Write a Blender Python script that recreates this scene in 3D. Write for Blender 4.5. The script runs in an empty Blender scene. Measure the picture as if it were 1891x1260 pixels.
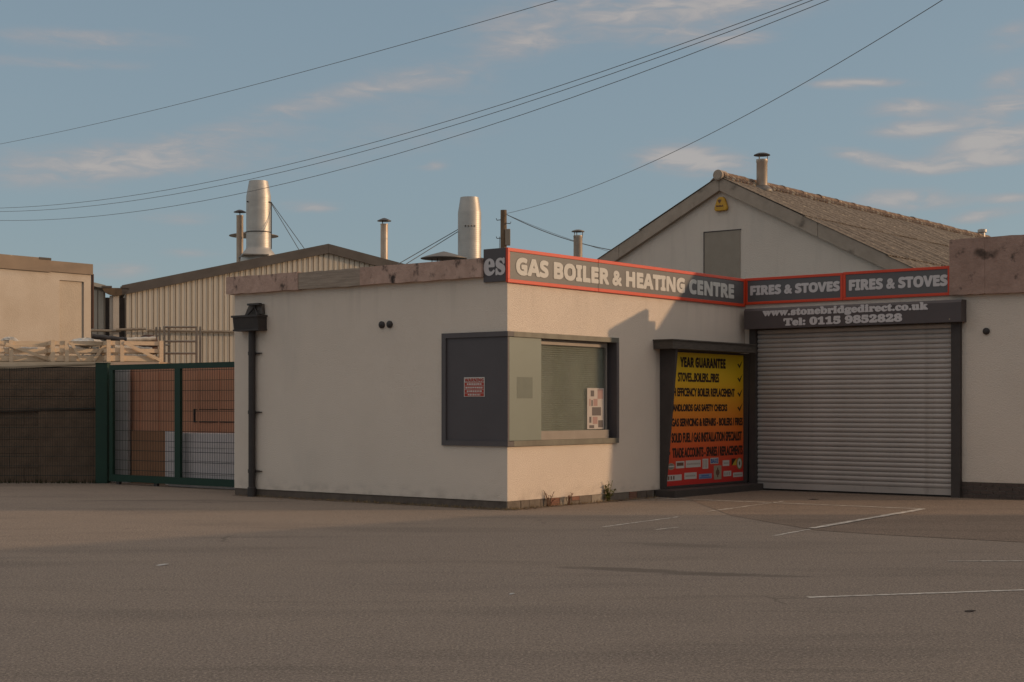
import bpy, bmesh, math, random
from mathutils import Vector, Matrix
random.seed(7)
R = math.radians
S = bpy.context.scene
COL = S.collection

# ------------------------------------------------------------------ camera
cam = bpy.data.cameras.new('camera')
cam.sensor_width = 36.0
cam.lens = 36.0 * 2790 / 1891
cam.shift_y = 120 / 1891
cam.clip_start = 0.1
cam.clip_end = 2000
co = bpy.data.objects.new('camera', cam)
COL.objects.link(co)
co.location = (0, 0, 1.6)
co.rotation_euler = (R(90), 0, 0)
S.camera = co

# ------------------------------------------------------------------ light
SUN_EL = R(12.85)
SUN_V = Vector((math.cos(SUN_EL), 0.02, math.sin(SUN_EL))).normalized()
sd = bpy.data.lights.new('sun', 'SUN')
sd.energy = 2.0
sd.angle = R(0.55)
sd.color = (1.0, 0.67, 0.39)
so = bpy.data.objects.new('sun', sd)
COL.objects.link(so)
so.rotation_euler = SUN_V.to_track_quat('Z', 'Y').to_euler()
so.location = (30, 0, 30)

S.view_settings.view_transform = 'Standard'
S.view_settings.look = 'None'
S.view_settings.gamma = 1
S.view_settings.use_curve_mapping = False
S.view_settings.exposure = 0.0
S.cycles.max_bounces = 8
S.cycles.use_denoising = True

SKY_STRENGTH = 0.1
W = bpy.data.worlds.new('World')
S.world = W
W.use_nodes = True
WT = W.node_tree
WT.nodes.clear()
wn = WT.nodes.new
wl = WT.links.new


def wmath(op, a, b=None, c=None, clamp=False):
    n = wn('ShaderNodeMath')
    n.operation = op
    n.use_clamp = clamp
    for i, v in enumerate((a, b, c)):
        if v is None:
            continue
        if isinstance(v, (int, float)):
            n.inputs[i].default_value = v
        else:
            wl(v, n.inputs[i])
    return n.outputs[0]


sky = wn('ShaderNodeTexSky')
sky.sky_type = 'NISHITA'
sky.sun_disc = False
sky.sun_elevation = SUN_EL
sky.sun_rotation = math.atan2(SUN_V.x, SUN_V.y)
sky.altitude = 50
sky.air_density = 1.0
sky.dust_density = 1.0
sky.ozone_density = 1.2
hs = wn('ShaderNodeHueSaturation')
hs.inputs['Saturation'].default_value = 0.60
hs.inputs['Value'].default_value = 1.0
wl(sky.outputs[0], hs.inputs['Color'])
tint = wn('ShaderNodeMixRGB')
tint.blend_type = 'MULTIPLY'
tint.inputs[0].default_value = 1.0
tint.inputs[2].default_value = (1.05, 1.06, 0.97, 1)
wl(hs.outputs[0], tint.inputs[1])
blend = wn('ShaderNodeMixRGB')
blend.inputs[0].default_value = 0.55
blend.inputs[2].default_value = (2.15, 3.15, 4.15, 1)
wl(tint.outputs[0], blend.inputs[1])
tc = wn('ShaderNodeTexCoord')
sep = wn('ShaderNodeSeparateXYZ')
wl(tc.outputs['Generated'], sep.inputs[0])
AZ = wmath('ARCTAN2', sep.outputs[0], sep.outputs[1])
EL = wmath('ARCSINE', sep.outputs[2])
# clouds: (azimuth, elevation, half width, half height, tilt, amount) in radians
CLOUDS = [
    (0.066, 0.254, 0.085, 0.014, 0.0, 0.8), (0.005, 0.236, 0.03, 0.009, 0.0, 0.7),
    (0.12, 0.238, 0.05, 0.006, 0.05, 0.6), (0.155, 0.262, 0.06, 0.01, 0.0, 0.8),
    (0.112, 0.163, 0.030, 0.0085, -0.02, 1.0), (0.135, 0.156, 0.030, 0.007, -0.05, 0.85),
    (0.224, 0.205, 0.030, 0.0032, -0.03, 1.1), (0.255, 0.189, 0.024, 0.0052, -0.02, 1.05),
    (0.262, 0.1755, 0.025, 0.0045, 0.02, 1.1), (0.225, 0.160, 0.020, 0.0042, -0.18, 0.9),
    (0.255, 0.152, 0.020, 0.0040, -0.12, 0.75), (0.31, 0.167, 0.028, 0.0062, 0.12, 1.15),
    (0.30, 0.154, 0.034, 0.0052, 0.06, 1.05), (0.315, 0.186, 0.022, 0.009, 0.20, 0.95),
    (0.318, 0.205, 0.018, 0.006, 0.25, 0.6), (0.32, 0.228, 0.018, 0.008, 0.15, 0.7),
    (0.256, 0.1315, 0.030, 0.0062, -0.03, 1.05), (0.317, 0.130, 0.018, 0.0032, 0.0, 0.8),
    (0.302, 0.1195, 0.024, 0.0036, 0.12, 0.8),
    (-0.131, 0.130, 0.020, 0.0036, 0.0, 0.8), (-0.216, 0.1205, 0.022, 0.0034, 0.0, 0.6),
    (-0.255, 0.0865, 0.024, 0.0056, 0.03, 0.8), (-0.208, 0.0985, 0.020, 0.0036, 0.0, 0.55),
    (-0.123, 0.199, 0.055, 0.0065, 0.24, 0.62), (-0.2, 0.172, 0.06, 0.008, 0.18, 0.50), (-0.05, 0.215, 0.05, 0.012, 0.1, 0.55),
    (-0.275, 0.230, 0.06, 0.007, 0.02, 0.7), (-0.29, 0.214, 0.06, 0.004, 0.02, 0.6), (-0.3, 0.15, 0.07, 0.012, 0.12, 0.6), (-0.09, 0.17, 0.09, 0.02, 0.15, 0.4), (-0.052, 0.157, 0.008, 0.0028, 0.0, 0.6),
    (-0.23, 0.155, 0.06, 0.008, 0.1, 0.55), (0.155, 0.235, 0.02, 0.004, 0.1, 0.5),
]
dens = None
for (a0, e0, ra, re, k, amt) in CLOUDS:
    da = wmath('SUBTRACT', AZ, a0)
    u = wmath('MULTIPLY', da, 1.0 / ra)
    v = wmath('MULTIPLY', wmath('SUBTRACT', wmath('SUBTRACT', EL, e0), wmath('MULTIPLY', da, k)), 1.0 / re)
    d2 = wmath('ADD', wmath('MULTIPLY', u, u), wmath('MULTIPLY', v, v))
    g = wmath('MULTIPLY', wmath('EXPONENT', wmath('MULTIPLY', d2, -0.8)), amt)
    dens = g if dens is None else wmath('ADD', dens, g)
cv = wn('ShaderNodeCombineXYZ')
wl(wmath('MULTIPLY', AZ, 14), cv.inputs[0])
wl(wmath('MULTIPLY', EL, 55), cv.inputs[1])
nz = wn('ShaderNodeTexNoise')
nz.inputs['Scale'].default_value = 2.3
nz.inputs['Detail'].default_value = 7
nz.inputs['Roughness'].default_value = 0.58
nz.inputs['Distortion'].default_value = 0.6
wl(cv.outputs[0], nz.inputs['Vector'])
nz2 = wn('ShaderNodeTexNoise')
nz2.inputs['Scale'].default_value = 0.35
nz2.inputs['Detail'].default_value = 4
wl(cv.outputs[0], nz2.inputs['Vector'])
veil = wmath('MULTIPLY', wmath('SUBTRACT', nz2.outputs[0], 0.46, clamp=True), 1.6)
raw = wmath('ADD', wmath('MULTIPLY', dens, wmath('ADD', wmath('MULTIPLY', nz.outputs[0], 1.9), -0.15)), wmath('MULTIPLY', veil, 0.5))
mr = wn('ShaderNodeMapRange')
mr.interpolation_type = 'SMOOTHSTEP'
mr.inputs['From Min'].default_value = 0.12
mr.inputs['From Max'].default_value = 1.05
wl(raw, mr.inputs['Value'])
cmix = wn('ShaderNodeMixRGB')
CLOUD_COL = cmix.inputs[2]
ccol = wn('ShaderNodeMixRGB')
ccol.inputs[1].default_value = (3.85, 3.40, 3.35, 1)
ccol.inputs[2].default_value = (4.75, 4.25, 3.95, 1)
cr_ = wn('ShaderNodeMapRange')
cr_.interpolation_type = 'SMOOTHSTEP'
cr_.inputs['From Min'].default_value = 0.45
cr_.inputs['From Max'].default_value = 1.15
wl(raw, cr_.inputs['Value'])
wl(cr_.outputs[0], ccol.inputs[0])
wl(ccol.outputs[0], CLOUD_COL)
wl(wmath('MULTIPLY', mr.outputs[0], 0.72), cmix.inputs[0])
wl(blend.outputs[0], cmix.inputs[1])
# broken high cloud added above the view to lift ambient light, same all round
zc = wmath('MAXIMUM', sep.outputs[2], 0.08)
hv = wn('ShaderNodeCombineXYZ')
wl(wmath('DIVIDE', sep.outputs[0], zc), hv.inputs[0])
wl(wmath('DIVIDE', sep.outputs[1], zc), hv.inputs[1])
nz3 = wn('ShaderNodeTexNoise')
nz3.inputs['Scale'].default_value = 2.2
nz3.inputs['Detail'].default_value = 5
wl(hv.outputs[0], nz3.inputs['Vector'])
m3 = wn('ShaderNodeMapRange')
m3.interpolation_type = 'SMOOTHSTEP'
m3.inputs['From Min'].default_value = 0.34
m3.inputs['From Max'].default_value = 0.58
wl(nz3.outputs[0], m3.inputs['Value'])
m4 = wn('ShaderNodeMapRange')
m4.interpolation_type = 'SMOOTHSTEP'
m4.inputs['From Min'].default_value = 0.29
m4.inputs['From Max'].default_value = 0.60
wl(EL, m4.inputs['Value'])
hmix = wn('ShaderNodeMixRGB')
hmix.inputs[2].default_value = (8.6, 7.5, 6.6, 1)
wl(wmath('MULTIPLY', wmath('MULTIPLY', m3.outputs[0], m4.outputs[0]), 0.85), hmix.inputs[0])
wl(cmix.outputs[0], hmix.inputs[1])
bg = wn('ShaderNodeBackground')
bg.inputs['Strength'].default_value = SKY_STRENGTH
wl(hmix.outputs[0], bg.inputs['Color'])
wo = wn('ShaderNodeOutputWorld')
wl(bg.outputs[0], wo.inputs['Surface'])
W.cycles.sampling_method = 'MANUAL'
W.cycles.sample_map_resolution = 512


# ------------------------------------------------------------------ materials
def rgb(c):
    return (c[0], c[1], c[2], 1.0)


def mat(name, base, rough=0.8, metal=0.0, second=None, scale=3.0, amount=0.5, stretch=(1, 1, 1), detail=5,
        bump=0.0, bscale=60.0, spec=0.3, third=None, tscale=1.0, tmin=0.55, tmax=0.72, tstretch=(1, 1, 1)):
    m = bpy.data.materials.new(name)
    m.use_nodes = True
    t = m.node_tree
    p = t.nodes['Principled BSDF']
    p.inputs['Roughness'].default_value = rough
    p.inputs['Metallic'].default_value = metal
    p.inputs['Specular IOR Level'].default_value = spec
    p.inputs['Base Color'].default_value = rgb(base)
    tcn = t.nodes.new('ShaderNodeTexCoord')

    def noise(sc, st, det):
        mp = t.nodes.new('ShaderNodeMapping')
        mp.inputs['Scale'].default_value = st
        t.links.new(tcn.outputs['Object'], mp.inputs['Vector'])
        n = t.nodes.new('ShaderNodeTexNoise')
        n.inputs['Scale'].default_value = sc
        n.inputs['Detail'].default_value = det
        n.inputs['Roughness'].default_value = 0.6
        t.links.new(mp.outputs[0], n.inputs['Vector'])
        return n.outputs[0]
    out = None
    if second is not None:
        n = noise(scale, stretch, detail)
        r = t.nodes.new('ShaderNodeMapRange')
        r.inputs['From Min'].default_value = 0.5 - 0.25
        r.inputs['From Max'].default_value = 0.5 + 0.25
        r.inputs['To Max'].default_value = amount
        t.links.new(n, r.inputs['Value'])
        mx = t.nodes.new('ShaderNodeMixRGB')
        mx.inputs[1].default_value = rgb(base)
        mx.inputs[2].default_value = rgb(second)
        t.links.new(r.outputs[0], mx.inputs[0])
        out = mx.outputs[0]
    if third is not None:
        n = noise(tscale, tstretch, 6)
        r = t.nodes.new('ShaderNodeMapRange')
        r.interpolation_type = 'SMOOTHSTEP'
        r.inputs['From Min'].default_value = tmin
        r.inputs['From Max'].default_value = tmax
        t.links.new(n, r.inputs['Value'])
        mx = t.nodes.new('ShaderNodeMixRGB')
        if out is None:
            mx.inputs[1].default_value = rgb(base)
        else:
            t.links.new(out, mx.inputs[1])
        mx.inputs[2].default_value = rgb(third)
        t.links.new(r.outputs[0], mx.inputs[0])
        out = mx.outputs[0]
    if out is not None:
        t.links.new(out, p.inputs['Base Color'])
    if bump:
        n = noise(bscale, (1, 1, 1), 4)
        b = t.nodes.new('ShaderNodeBump')
        b.inputs['Strength'].default_value = bump
        b.inputs['Distance'].default_value = 0.02
        t.links.new(n, b.inputs['Height'])
        t.links.new(b.outputs[0], p.inputs['Normal'])
    return m


M = {}
def weather(m, dirt, zlow, ztop):
    """rain streaks hanging from the coping and splashed dirt at the foot of a rendered wall"""
    t = m.node_tree
    p = t.nodes['Principled BSDF']
    prev = p.inputs['Base Color'].links[0].from_socket
    tcn = t.nodes.new('ShaderNodeTexCoord')
    sp = t.nodes.new('ShaderNodeSeparateXYZ')
    t.links.new(tcn.outputs['Object'], sp.inputs[0])

    def noise(sc, st):
        mp = t.nodes.new('ShaderNodeMapping')
        mp.inputs['Scale'].default_value = st
        t.links.new(tcn.outputs['Object'], mp.inputs['Vector'])
        n = t.nodes.new('ShaderNodeTexNoise')
        n.inputs['Scale'].default_value = sc
        n.inputs['Detail'].default_value = 6
        t.links.new(mp.outputs[0], n.inputs['Vector'])
        return n.outputs[0]

    def mp_(v, a, b, lo, hi):
        r = t.nodes.new('ShaderNodeMapRange')
        r.interpolation_type = 'SMOOTHSTEP'
        for k_, x_ in (('From Min', a), ('From Max', b), ('To Min', lo), ('To Max', hi)):
            r.inputs[k_].default_value = x_
        t.links.new(v, r.inputs['Value'])
        return r.outputs[0]

    def mul(a, b):
        q_ = t.nodes.new('ShaderNodeMath')
        q_.operation = 'MULTIPLY'
        t.links.new(a, q_.inputs[0])
        t.links.new(b, q_.inputs[1])
        return q_.outputs[0]
    streak = mul(mp_(noise(5.0, (1, 1, 0.09)), 0.50, 0.74, 0, 0.17), mp_(sp.outputs[2], ztop - 1.0, ztop, 0, 1))
    splash = mul(mp_(noise(4.0, (1, 1, 1.6)), 0.38, 0.70, 0, 0.38), mp_(sp.outputs[2], zlow, zlow + 0.30, 1, 0))
    fleck = mp_(noise(11.0, (1, 1, 1)), 0.68, 0.78, 0, 0.16)
    for f_ in (streak, splash, fleck):
        mx = t.nodes.new('ShaderNodeMixRGB')
        t.links.new(f_, mx.inputs[0])
        t.links.new(prev, mx.inputs[1])
        mx.inputs[2].default_value = rgb(dirt)
        prev = mx.outputs[0]
    t.links.new(prev, p.inputs['Base Color'])


M['render'] = mat('white_render', (0.80, 0.67, 0.555), 0.92, second=(0.72, 0.60, 0.495), scale=0.9, amount=0.75, bump=0.9, bscale=70,
                  third=(0.64, 0.545, 0.46), tscale=0.55, tmin=0.56, tmax=0.85, tstretch=(1, 1, 0.35))
weather(M['render'], (0.36, 0.29, 0.23), 0.1, 3.62)
M['plinth_dark'] = mat('dark_plinth', (0.10, 0.077, 0.063), 0.9, second=(0.18, 0.135, 0.105), scale=6, amount=0.8, bump=0.6, bscale=25)
M['stone'] = mat('plinth_stone', (0.21, 0.17, 0.135), 0.95, second=(0.13, 0.105, 0.085), scale=9, amount=0.8, bump=0.7, bscale=30)
M['stone_pale'] = mat('plinth_stone_pale', (0.34, 0.29, 0.235), 0.95, second=(0.22, 0.18, 0.14), scale=9, amount=0.7, bump=0.6, bscale=30)
M['red_brick'] = mat('red_brick', (0.27, 0.145, 0.10), 0.9, second=(0.20, 0.085, 0.06), scale=14, amount=0.8, bump=0.5, bscale=50)
M['dark_brick'] = mat('dark_brick', (0.075, 0.055, 0.048), 0.75, second=(0.13, 0.09, 0.072), scale=12, amount=0.8, bump=0.4, bscale=60)
M['mortar'] = mat('mortar', (0.36, 0.30, 0.25), 0.95, second=(0.12, 0.10, 0.08), scale=20, amount=0.6)
M['fascia_pink'] = mat('pink_concrete', (0.58, 0.385, 0.305), 0.95, second=(0.34, 0.22, 0.17), scale=4.5, amount=0.85, bump=0.6, bscale=22,
                       third=(0.055, 0.04, 0.034), tscale=5.5, tmin=0.53, tmax=0.72, tstretch=(1, 1, 0.7))
M['fascia_sooty'] = mat('pink_concrete_sooty', (0.44, 0.285, 0.225), 0.95, second=(0.27, 0.17, 0.13), scale=4.5, amount=0.85, bump=0.6, bscale=22,
                        third=(0.075, 0.055, 0.045), tscale=5.0, tmin=0.58, tmax=0.76)


def soot(m, cx, cz, rx, rz):
    """a smoke stain of its own shape on the slab face, round (cx, cz)"""
    t = m.node_tree
    p = t.nodes['Principled BSDF']
    prev = p.inputs['Base Color'].links[0].from_socket
    tcn = t.nodes.new('ShaderNodeTexCoord')
    sp = t.nodes.new('ShaderNodeSeparateXYZ')
    t.links.new(tcn.outputs['Object'], sp.inputs[0])

    def mth(op, a, b):
        q_ = t.nodes.new('ShaderNodeMath')
        q_.operation = op
        for i_, v_ in ((0, a), (1, b)):
            if isinstance(v_, (int, float)):
                q_.inputs[i_].default_value = v_
            else:
                t.links.new(v_, q_.inputs[i_])
        return q_.outputs[0]
    u = mth('DIVIDE', mth('SUBTRACT', sp.outputs[0], cx), rx)
    v = mth('DIVIDE', mth('SUBTRACT', sp.outputs[2], cz), rz)
    n = t.nodes.new('ShaderNodeTexNoise')
    n.inputs['Scale'].default_value = 7
    n.inputs['Detail'].default_value = 6
    t.links.new(tcn.outputs['Object'], n.inputs['Vector'])
    d = mth('ADD', mth('ADD', mth('MULTIPLY', u, u), mth('MULTIPLY', v, v)), mth('MULTIPLY', mth('SUBTRACT', n.outputs[0], 0.5), 4.0))
    r = t.nodes.new('ShaderNodeMapRange')
    r.interpolation_type = 'SMOOTHSTEP'
    r.inputs['From Min'].default_value = -0.3
    r.inputs['From Max'].default_value = 1.3
    r.inputs['To Min'].default_value = 0.85
    r.inputs['To Max'].default_value = 0.0
    t.links.new(d, r.inputs['Value'])
    mx = t.nodes.new('ShaderNodeMixRGB')
    t.links.new(r.outputs[0], mx.inputs[0])
    t.links.new(prev, mx.inputs[1])
    mx.inputs[2].default_value = (0.05, 0.035, 0.028, 1)
    t.links.new(mx.outputs[0], p.inputs['Base Color'])


soot(M['fascia_sooty'], 4.72, 4.22, 0.26, 0.10)
M['fascia_wood'] = mat('weathered_board', (0.42, 0.33, 0.26), 0.95, second=(0.22, 0.17, 0.13), scale=3.0, amount=0.9, stretch=(1, 1, 14), bump=0.4, bscale=30)
M['felt'] = mat('roof_felt', (0.10, 0.09, 0.085), 0.95, second=(0.06, 0.055, 0.05), scale=3, amount=0.7)
M['alu_dark'] = mat('dark_grey_metal', (0.105, 0.087, 0.086), 0.55, 0.0, second=(0.08, 0.067, 0.066), scale=2.5, amount=0.7, spec=0.4)
M['panel_dark'] = mat('dark_blank_panel', (0.095, 0.078, 0.079), 0.5, second=(0.075, 0.062, 0.063), scale=1.5, amount=0.8, spec=0.4)
M['alu'] = mat('weathered_aluminium', (0.175, 0.165, 0.135), 0.5, 0.2, second=(0.10, 0.088, 0.072), scale=5, amount=0.85, stretch=(1, 1, 0.3))
M['sash'] = mat('sash_aluminium', (0.27, 0.235, 0.21), 0.45, 0.2, second=(0.21, 0.18, 0.16), scale=4, amount=0.8)
M['green_panel'] = mat('grey_green_panel', (0.165, 0.19, 0.162), 0.42, second=(0.145, 0.168, 0.142), scale=1.6, amount=0.8, spec=0.5)
M['ghost'] = mat('old_sign_mark', (0.125, 0.142, 0.12), 0.5, second=(0.15, 0.168, 0.142), scale=8, amount=0.6)
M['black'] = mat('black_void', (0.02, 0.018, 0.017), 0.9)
M['slat_in'] = mat('inner_shutter_grey', (0.50, 0.53, 0.49), 0.5, 0.0, second=(0.30, 0.32, 0.29), scale=2.5, amount=0.8)
M['slat'] = mat('galvanised_slat', (0.50, 0.435, 0.39), 0.55, 0.1, second=(0.37, 0.32, 0.285), scale=1.1, amount=0.95, stretch=(1, 1, 3), spec=0.5,
                third=(0.30, 0.25, 0.215), tscale=2.2, tmin=0.56, tmax=0.78, tstretch=(1.4, 1, 0.8))
M['dark_trim'] = mat('dark_painted_trim', (0.055, 0.044, 0.040), 0.6, second=(0.082, 0.066, 0.058), scale=4, amount=0.8)
M['canopy'] = mat('canopy_weathered', (0.115, 0.093, 0.075), 0.8, second=(0.06, 0.05, 0.042), scale=5, amount=0.9, stretch=(1, 1, 6), bump=0.3, bscale=20)
M['housing'] = mat('shutter_housing_brown_grey', (0.09, 0.068, 0.065), 0.5, second=(0.07, 0.053, 0.051), scale=2, amount=0.8, spec=0.45)
M['sign_grey'] = mat('sign_grey', (0.115, 0.105, 0.103), 0.42, second=(0.098, 0.09, 0.088), scale=1.2, amount=0.9, spec=0.45)
M['sign_red'] = mat('sign_red', (0.70, 0.062, 0.02), 0.42, second=(0.60, 0.052, 0.018), scale=2, amount=0.8, spec=0.4)
M['letter'] = mat('letter_white', (0.60, 0.565, 0.52), 0.5, second=(0.53, 0.50, 0.46), scale=3, amount=0.8)
M['letter_grey'] = mat('letter_grey', (0.60, 0.54, 0.52), 0.5)
M['print_black'] = mat('print_black', (0.045, 0.022, 0.014), 0.6)
M['print_white'] = mat('print_white', (0.58, 0.52, 0.46), 0.6)
M['print_dim'] = mat('print_dim', (0.40, 0.31, 0.26), 0.6)
M['print_red'] = mat('print_red', (0.42, 0.05, 0.03), 0.6)
M['print_brown'] = mat('print_brown', (0.17, 0.08, 0.05), 0.6)
M['print_blue'] = mat('print_blue', (0.10, 0.16, 0.34), 0.6)
M['print_sky'] = mat('print_pale_blue', (0.24, 0.30, 0.42), 0.6)
M['print_green'] = mat('print_green', (0.22, 0.26, 0.08), 0.6)
M['print_yellow'] = mat('print_yellow', (0.55, 0.36, 0.04), 0.6)
M['print_beige'] = mat('print_beige', (0.37, 0.29, 0.2), 0.6)
M['print_grey'] = mat('print_grey', (0.22, 0.19, 0.165), 0.6)
M['iron'] = mat('dark_iron', (0.036, 0.029, 0.027), 0.6, second=(0.062, 0.047, 0.04), scale=7, amount=0.8, spec=0.4)
M['iron_bits'] = mat('broken_flashing', (0.16, 0.13, 0.11), 0.7, second=(0.03, 0.025, 0.022), scale=9, amount=1.0)
M['galv'] = mat('flue_galvanised', (0.50, 0.455, 0.405), 0.5, 0.65, second=(0.38, 0.34, 0.30), scale=2.0, amount=0.9, stretch=(1, 1, 2.5), spec=0.5)
M['flue_rust'] = mat('flue_stained_steel', (0.52, 0.44, 0.36), 0.42, 0.35, second=(0.34, 0.235, 0.165), scale=3.2, amount=0.95, stretch=(1.5, 1.5, 0.6), spec=0.5)
M['cap_dark'] = mat('flue_cap_dark', (0.10, 0.088, 0.082), 0.5, 0.6, second=(0.05, 0.045, 0.042), scale=6, amount=0.8)
M['cap_grey'] = mat('cowl_grey', (0.22, 0.195, 0.17), 0.55, 0.5, second=(0.14, 0.12, 0.105), scale=3, amount=0.8)
M['barge'] = mat('cement_barge_board', (0.46, 0.365, 0.285), 0.95, second=(0.33, 0.26, 0.20), scale=3.2, amount=0.9, bump=0.5, bscale=30,
                 third=(0.17, 0.135, 0.105), tscale=2.4, tmin=0.58, tmax=0.8)
M['roof'] = mat('lichened_cement_sheet', (0.275, 0.22, 0.17), 0.97, second=(0.075, 0.054, 0.04), scale=7.5, amount=0.95, stretch=(1.8, 1.0, 1.8), bump=0.9, bscale=16,
                third=(0.44, 0.35, 0.25), tscale=6.5, tmin=0.60, tmax=0.74)
M['ridge'] = mat('ridge_cement', (0.28, 0.19, 0.135), 0.97, second=(0.10, 0.06, 0.042), scale=9, amount=0.9, bump=0.9, bscale=24,
                 third=(0.55, 0.45, 0.32), tscale=8.0, tmin=0.54, tmax=0.66)
M['blank_board'] = mat('blanking_board', (0.36, 0.295, 0.23), 0.85, second=(0.29, 0.235, 0.18), scale=4, amount=0.8, bump=0.2, bscale=60)
M['alarm'] = mat('alarm_yellow', (0.62, 0.32, 0.025), 0.45, spec=0.4)
M['clad'] = mat('cream_cladding', (0.66, 0.56, 0.44), 0.62, second=(0.58, 0.49, 0.38), scale=0.8, amount=0.9, stretch=(1, 1, 0.4),
                third=(0.36, 0.295, 0.22), tscale=0.8, tmin=0.6, tmax=0.85, tstretch=(2, 2, 0.4))
M['clad_rib'] = mat('cladding_backing', (0.36, 0.30, 0.235), 0.7)
M['clad_trim'] = mat('cladding_trim_brown', (0.145, 0.12, 0.102), 0.6, second=(0.09, 0.072, 0.06), scale=2, amount=0.8)
M['clad_grey'] = mat('grey_cladding', (0.43, 0.38, 0.31), 0.6, second=(0.36, 0.32, 0.26), scale=1, amount=0.8)
M['gutter'] = mat('rusty_gutter', (0.19, 0.125, 0.072), 0.85, second=(0.08, 0.052, 0.035), scale=6, amount=0.9)
M['cream'] = mat('cream_stucco', (0.57, 0.49, 0.41), 0.95, second=(0.46, 0.38, 0.30), scale=1.1, amount=0.9, bump=0.5, bscale=40,
                 third=(0.36, 0.28, 0.21), tscale=0.7, tmin=0.56, tmax=0.8)
M['cream_dim'] = mat('blocked_opening', (0.54, 0.45, 0.355), 0.95, second=(0.44, 0.36, 0.28), scale=2.2, amount=0.9, bump=0.6, bscale=26)
M['fascia_tan'] = mat('tan_fascia', (0.30, 0.225, 0.165), 0.85, second=(0.22, 0.165, 0.12), scale=2, amount=0.8, third=(0.48, 0.40, 0.31), tscale=3.2, tmin=0.63, tmax=0.72)
M['rust'] = mat('rust_brown', (0.10, 0.055, 0.04), 0.85, second=(0.06, 0.035, 0.028), scale=7, amount=0.8)
M['wood'] = mat('pale_crate_timber', (0.74, 0.57, 0.40), 0.85, second=(0.58, 0.44, 0.30), scale=4, amount=0.9, stretch=(1, 1, 5), bump=0.2, bscale=40)
M['wood_old'] = mat('old_timber', (0.40, 0.30, 0.205), 0.9, second=(0.27, 0.195, 0.13), scale=3, amount=0.9, stretch=(1, 1, 6))
M['wrap'] = mat('plastic_wrap', (0.58, 0.52, 0.44), 0.25, second=(0.42, 0.37, 0.31), scale=5, amount=0.9, bump=0.5, bscale=12, spec=0.6)
M['pipe_black'] = mat('black_plastic_pipe', (0.035, 0.032, 0.033), 0.5)
M['tube_metal'] = mat('bare_tube', (0.34, 0.28, 0.215), 0.6, 0.3, second=(0.22, 0.17, 0.13), scale=6, amount=0.8)
M['green'] = mat('green_paint', (0.010, 0.040, 0.022), 0.55, second=(0.007, 0.028, 0.017), scale=3, amount=0.8, spec=0.4)
M['wire_green'] = mat('fence_wire', (0.022, 0.034, 0.03), 0.6)
M['wall_dark'] = mat('dark_stone_block', (0.235, 0.150, 0.098), 0.95, second=(0.125, 0.082, 0.056), scale=4, amount=0.9, bump=0.8, bscale=22)
M['wall_joint'] = mat('dirty_joint', (0.075, 0.053, 0.04), 0.95)
M['salmon'] = mat('salmon_sheet', (0.66, 0.30, 0.175), 0.75, second=(0.55, 0.255, 0.15), scale=1.3, amount=0.9)
M['salmon2'] = mat('tan_sheet', (0.40, 0.19, 0.10), 0.8, second=(0.33, 0.16, 0.085), scale=1.8, amount=0.9)
M['pale_board'] = mat('pale_board', (0.76, 0.65, 0.62), 0.7, second=(0.66, 0.565, 0.54), scale=1.5, amount=0.8)
M['grey_board'] = mat('grey_board', (0.50, 0.44, 0.41), 0.7, second=(0.29, 0.255, 0.235), scale=1.5, amount=0.8)
M['pole_wood'] = mat('pole_wood', (0.20, 0.135, 0.085), 0.9, second=(0.10, 0.066, 0.042), scale=4, amount=0.95, stretch=(4, 4, 0.5))
M['box_grey'] = mat('grey_box', (0.26, 0.215, 0.17), 0.6)
M['cable'] = mat('black_cable', (0.13, 0.135, 0.14), 0.6)
M['leaf'] = mat('weed_leaf', (0.12, 0.125, 0.032), 0.7, second=(0.19, 0.18, 0.05), scale=20, amount=0.9)
M['leaf_red'] = mat('weed_red', (0.19, 0.075, 0.04), 0.8, second=(0.11, 0.05, 0.03), scale=20, amount=0.9)
M['grass'] = mat('dry_grass', (0.28, 0.19, 0.10), 0.9, second=(0.17, 0.125, 0.06), scale=10, amount=0.9)
M['litter'] = mat('litter_pale', (0.5, 0.46, 0.42), 0.7)
M['litter_dark'] = mat('litter_dark', (0.05, 0.035, 0.028), 0.9)
M['house'] = mat('house_brick', (0.26, 0.14, 0.095), 0.9, second=(0.2, 0.11, 0.08), scale=3, amount=0.8)
M['tile'] = mat('house_tile', (0.14, 0.09, 0.07), 0.9, second=(0.1, 0.065, 0.05), scale=5, amount=0.8)
M['poster_paper'] = mat('poster_paper', (0.50, 0.44, 0.40), 0.6, second=(0.42, 0.36, 0.33), scale=8, amount=0.6)
M['poster_ink'] = mat('poster_ink', (0.12, 0.10, 0.10), 0.6)
M['poster_pink'] = mat('poster_pink', (0.36, 0.22, 0.20), 0.6)


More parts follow.
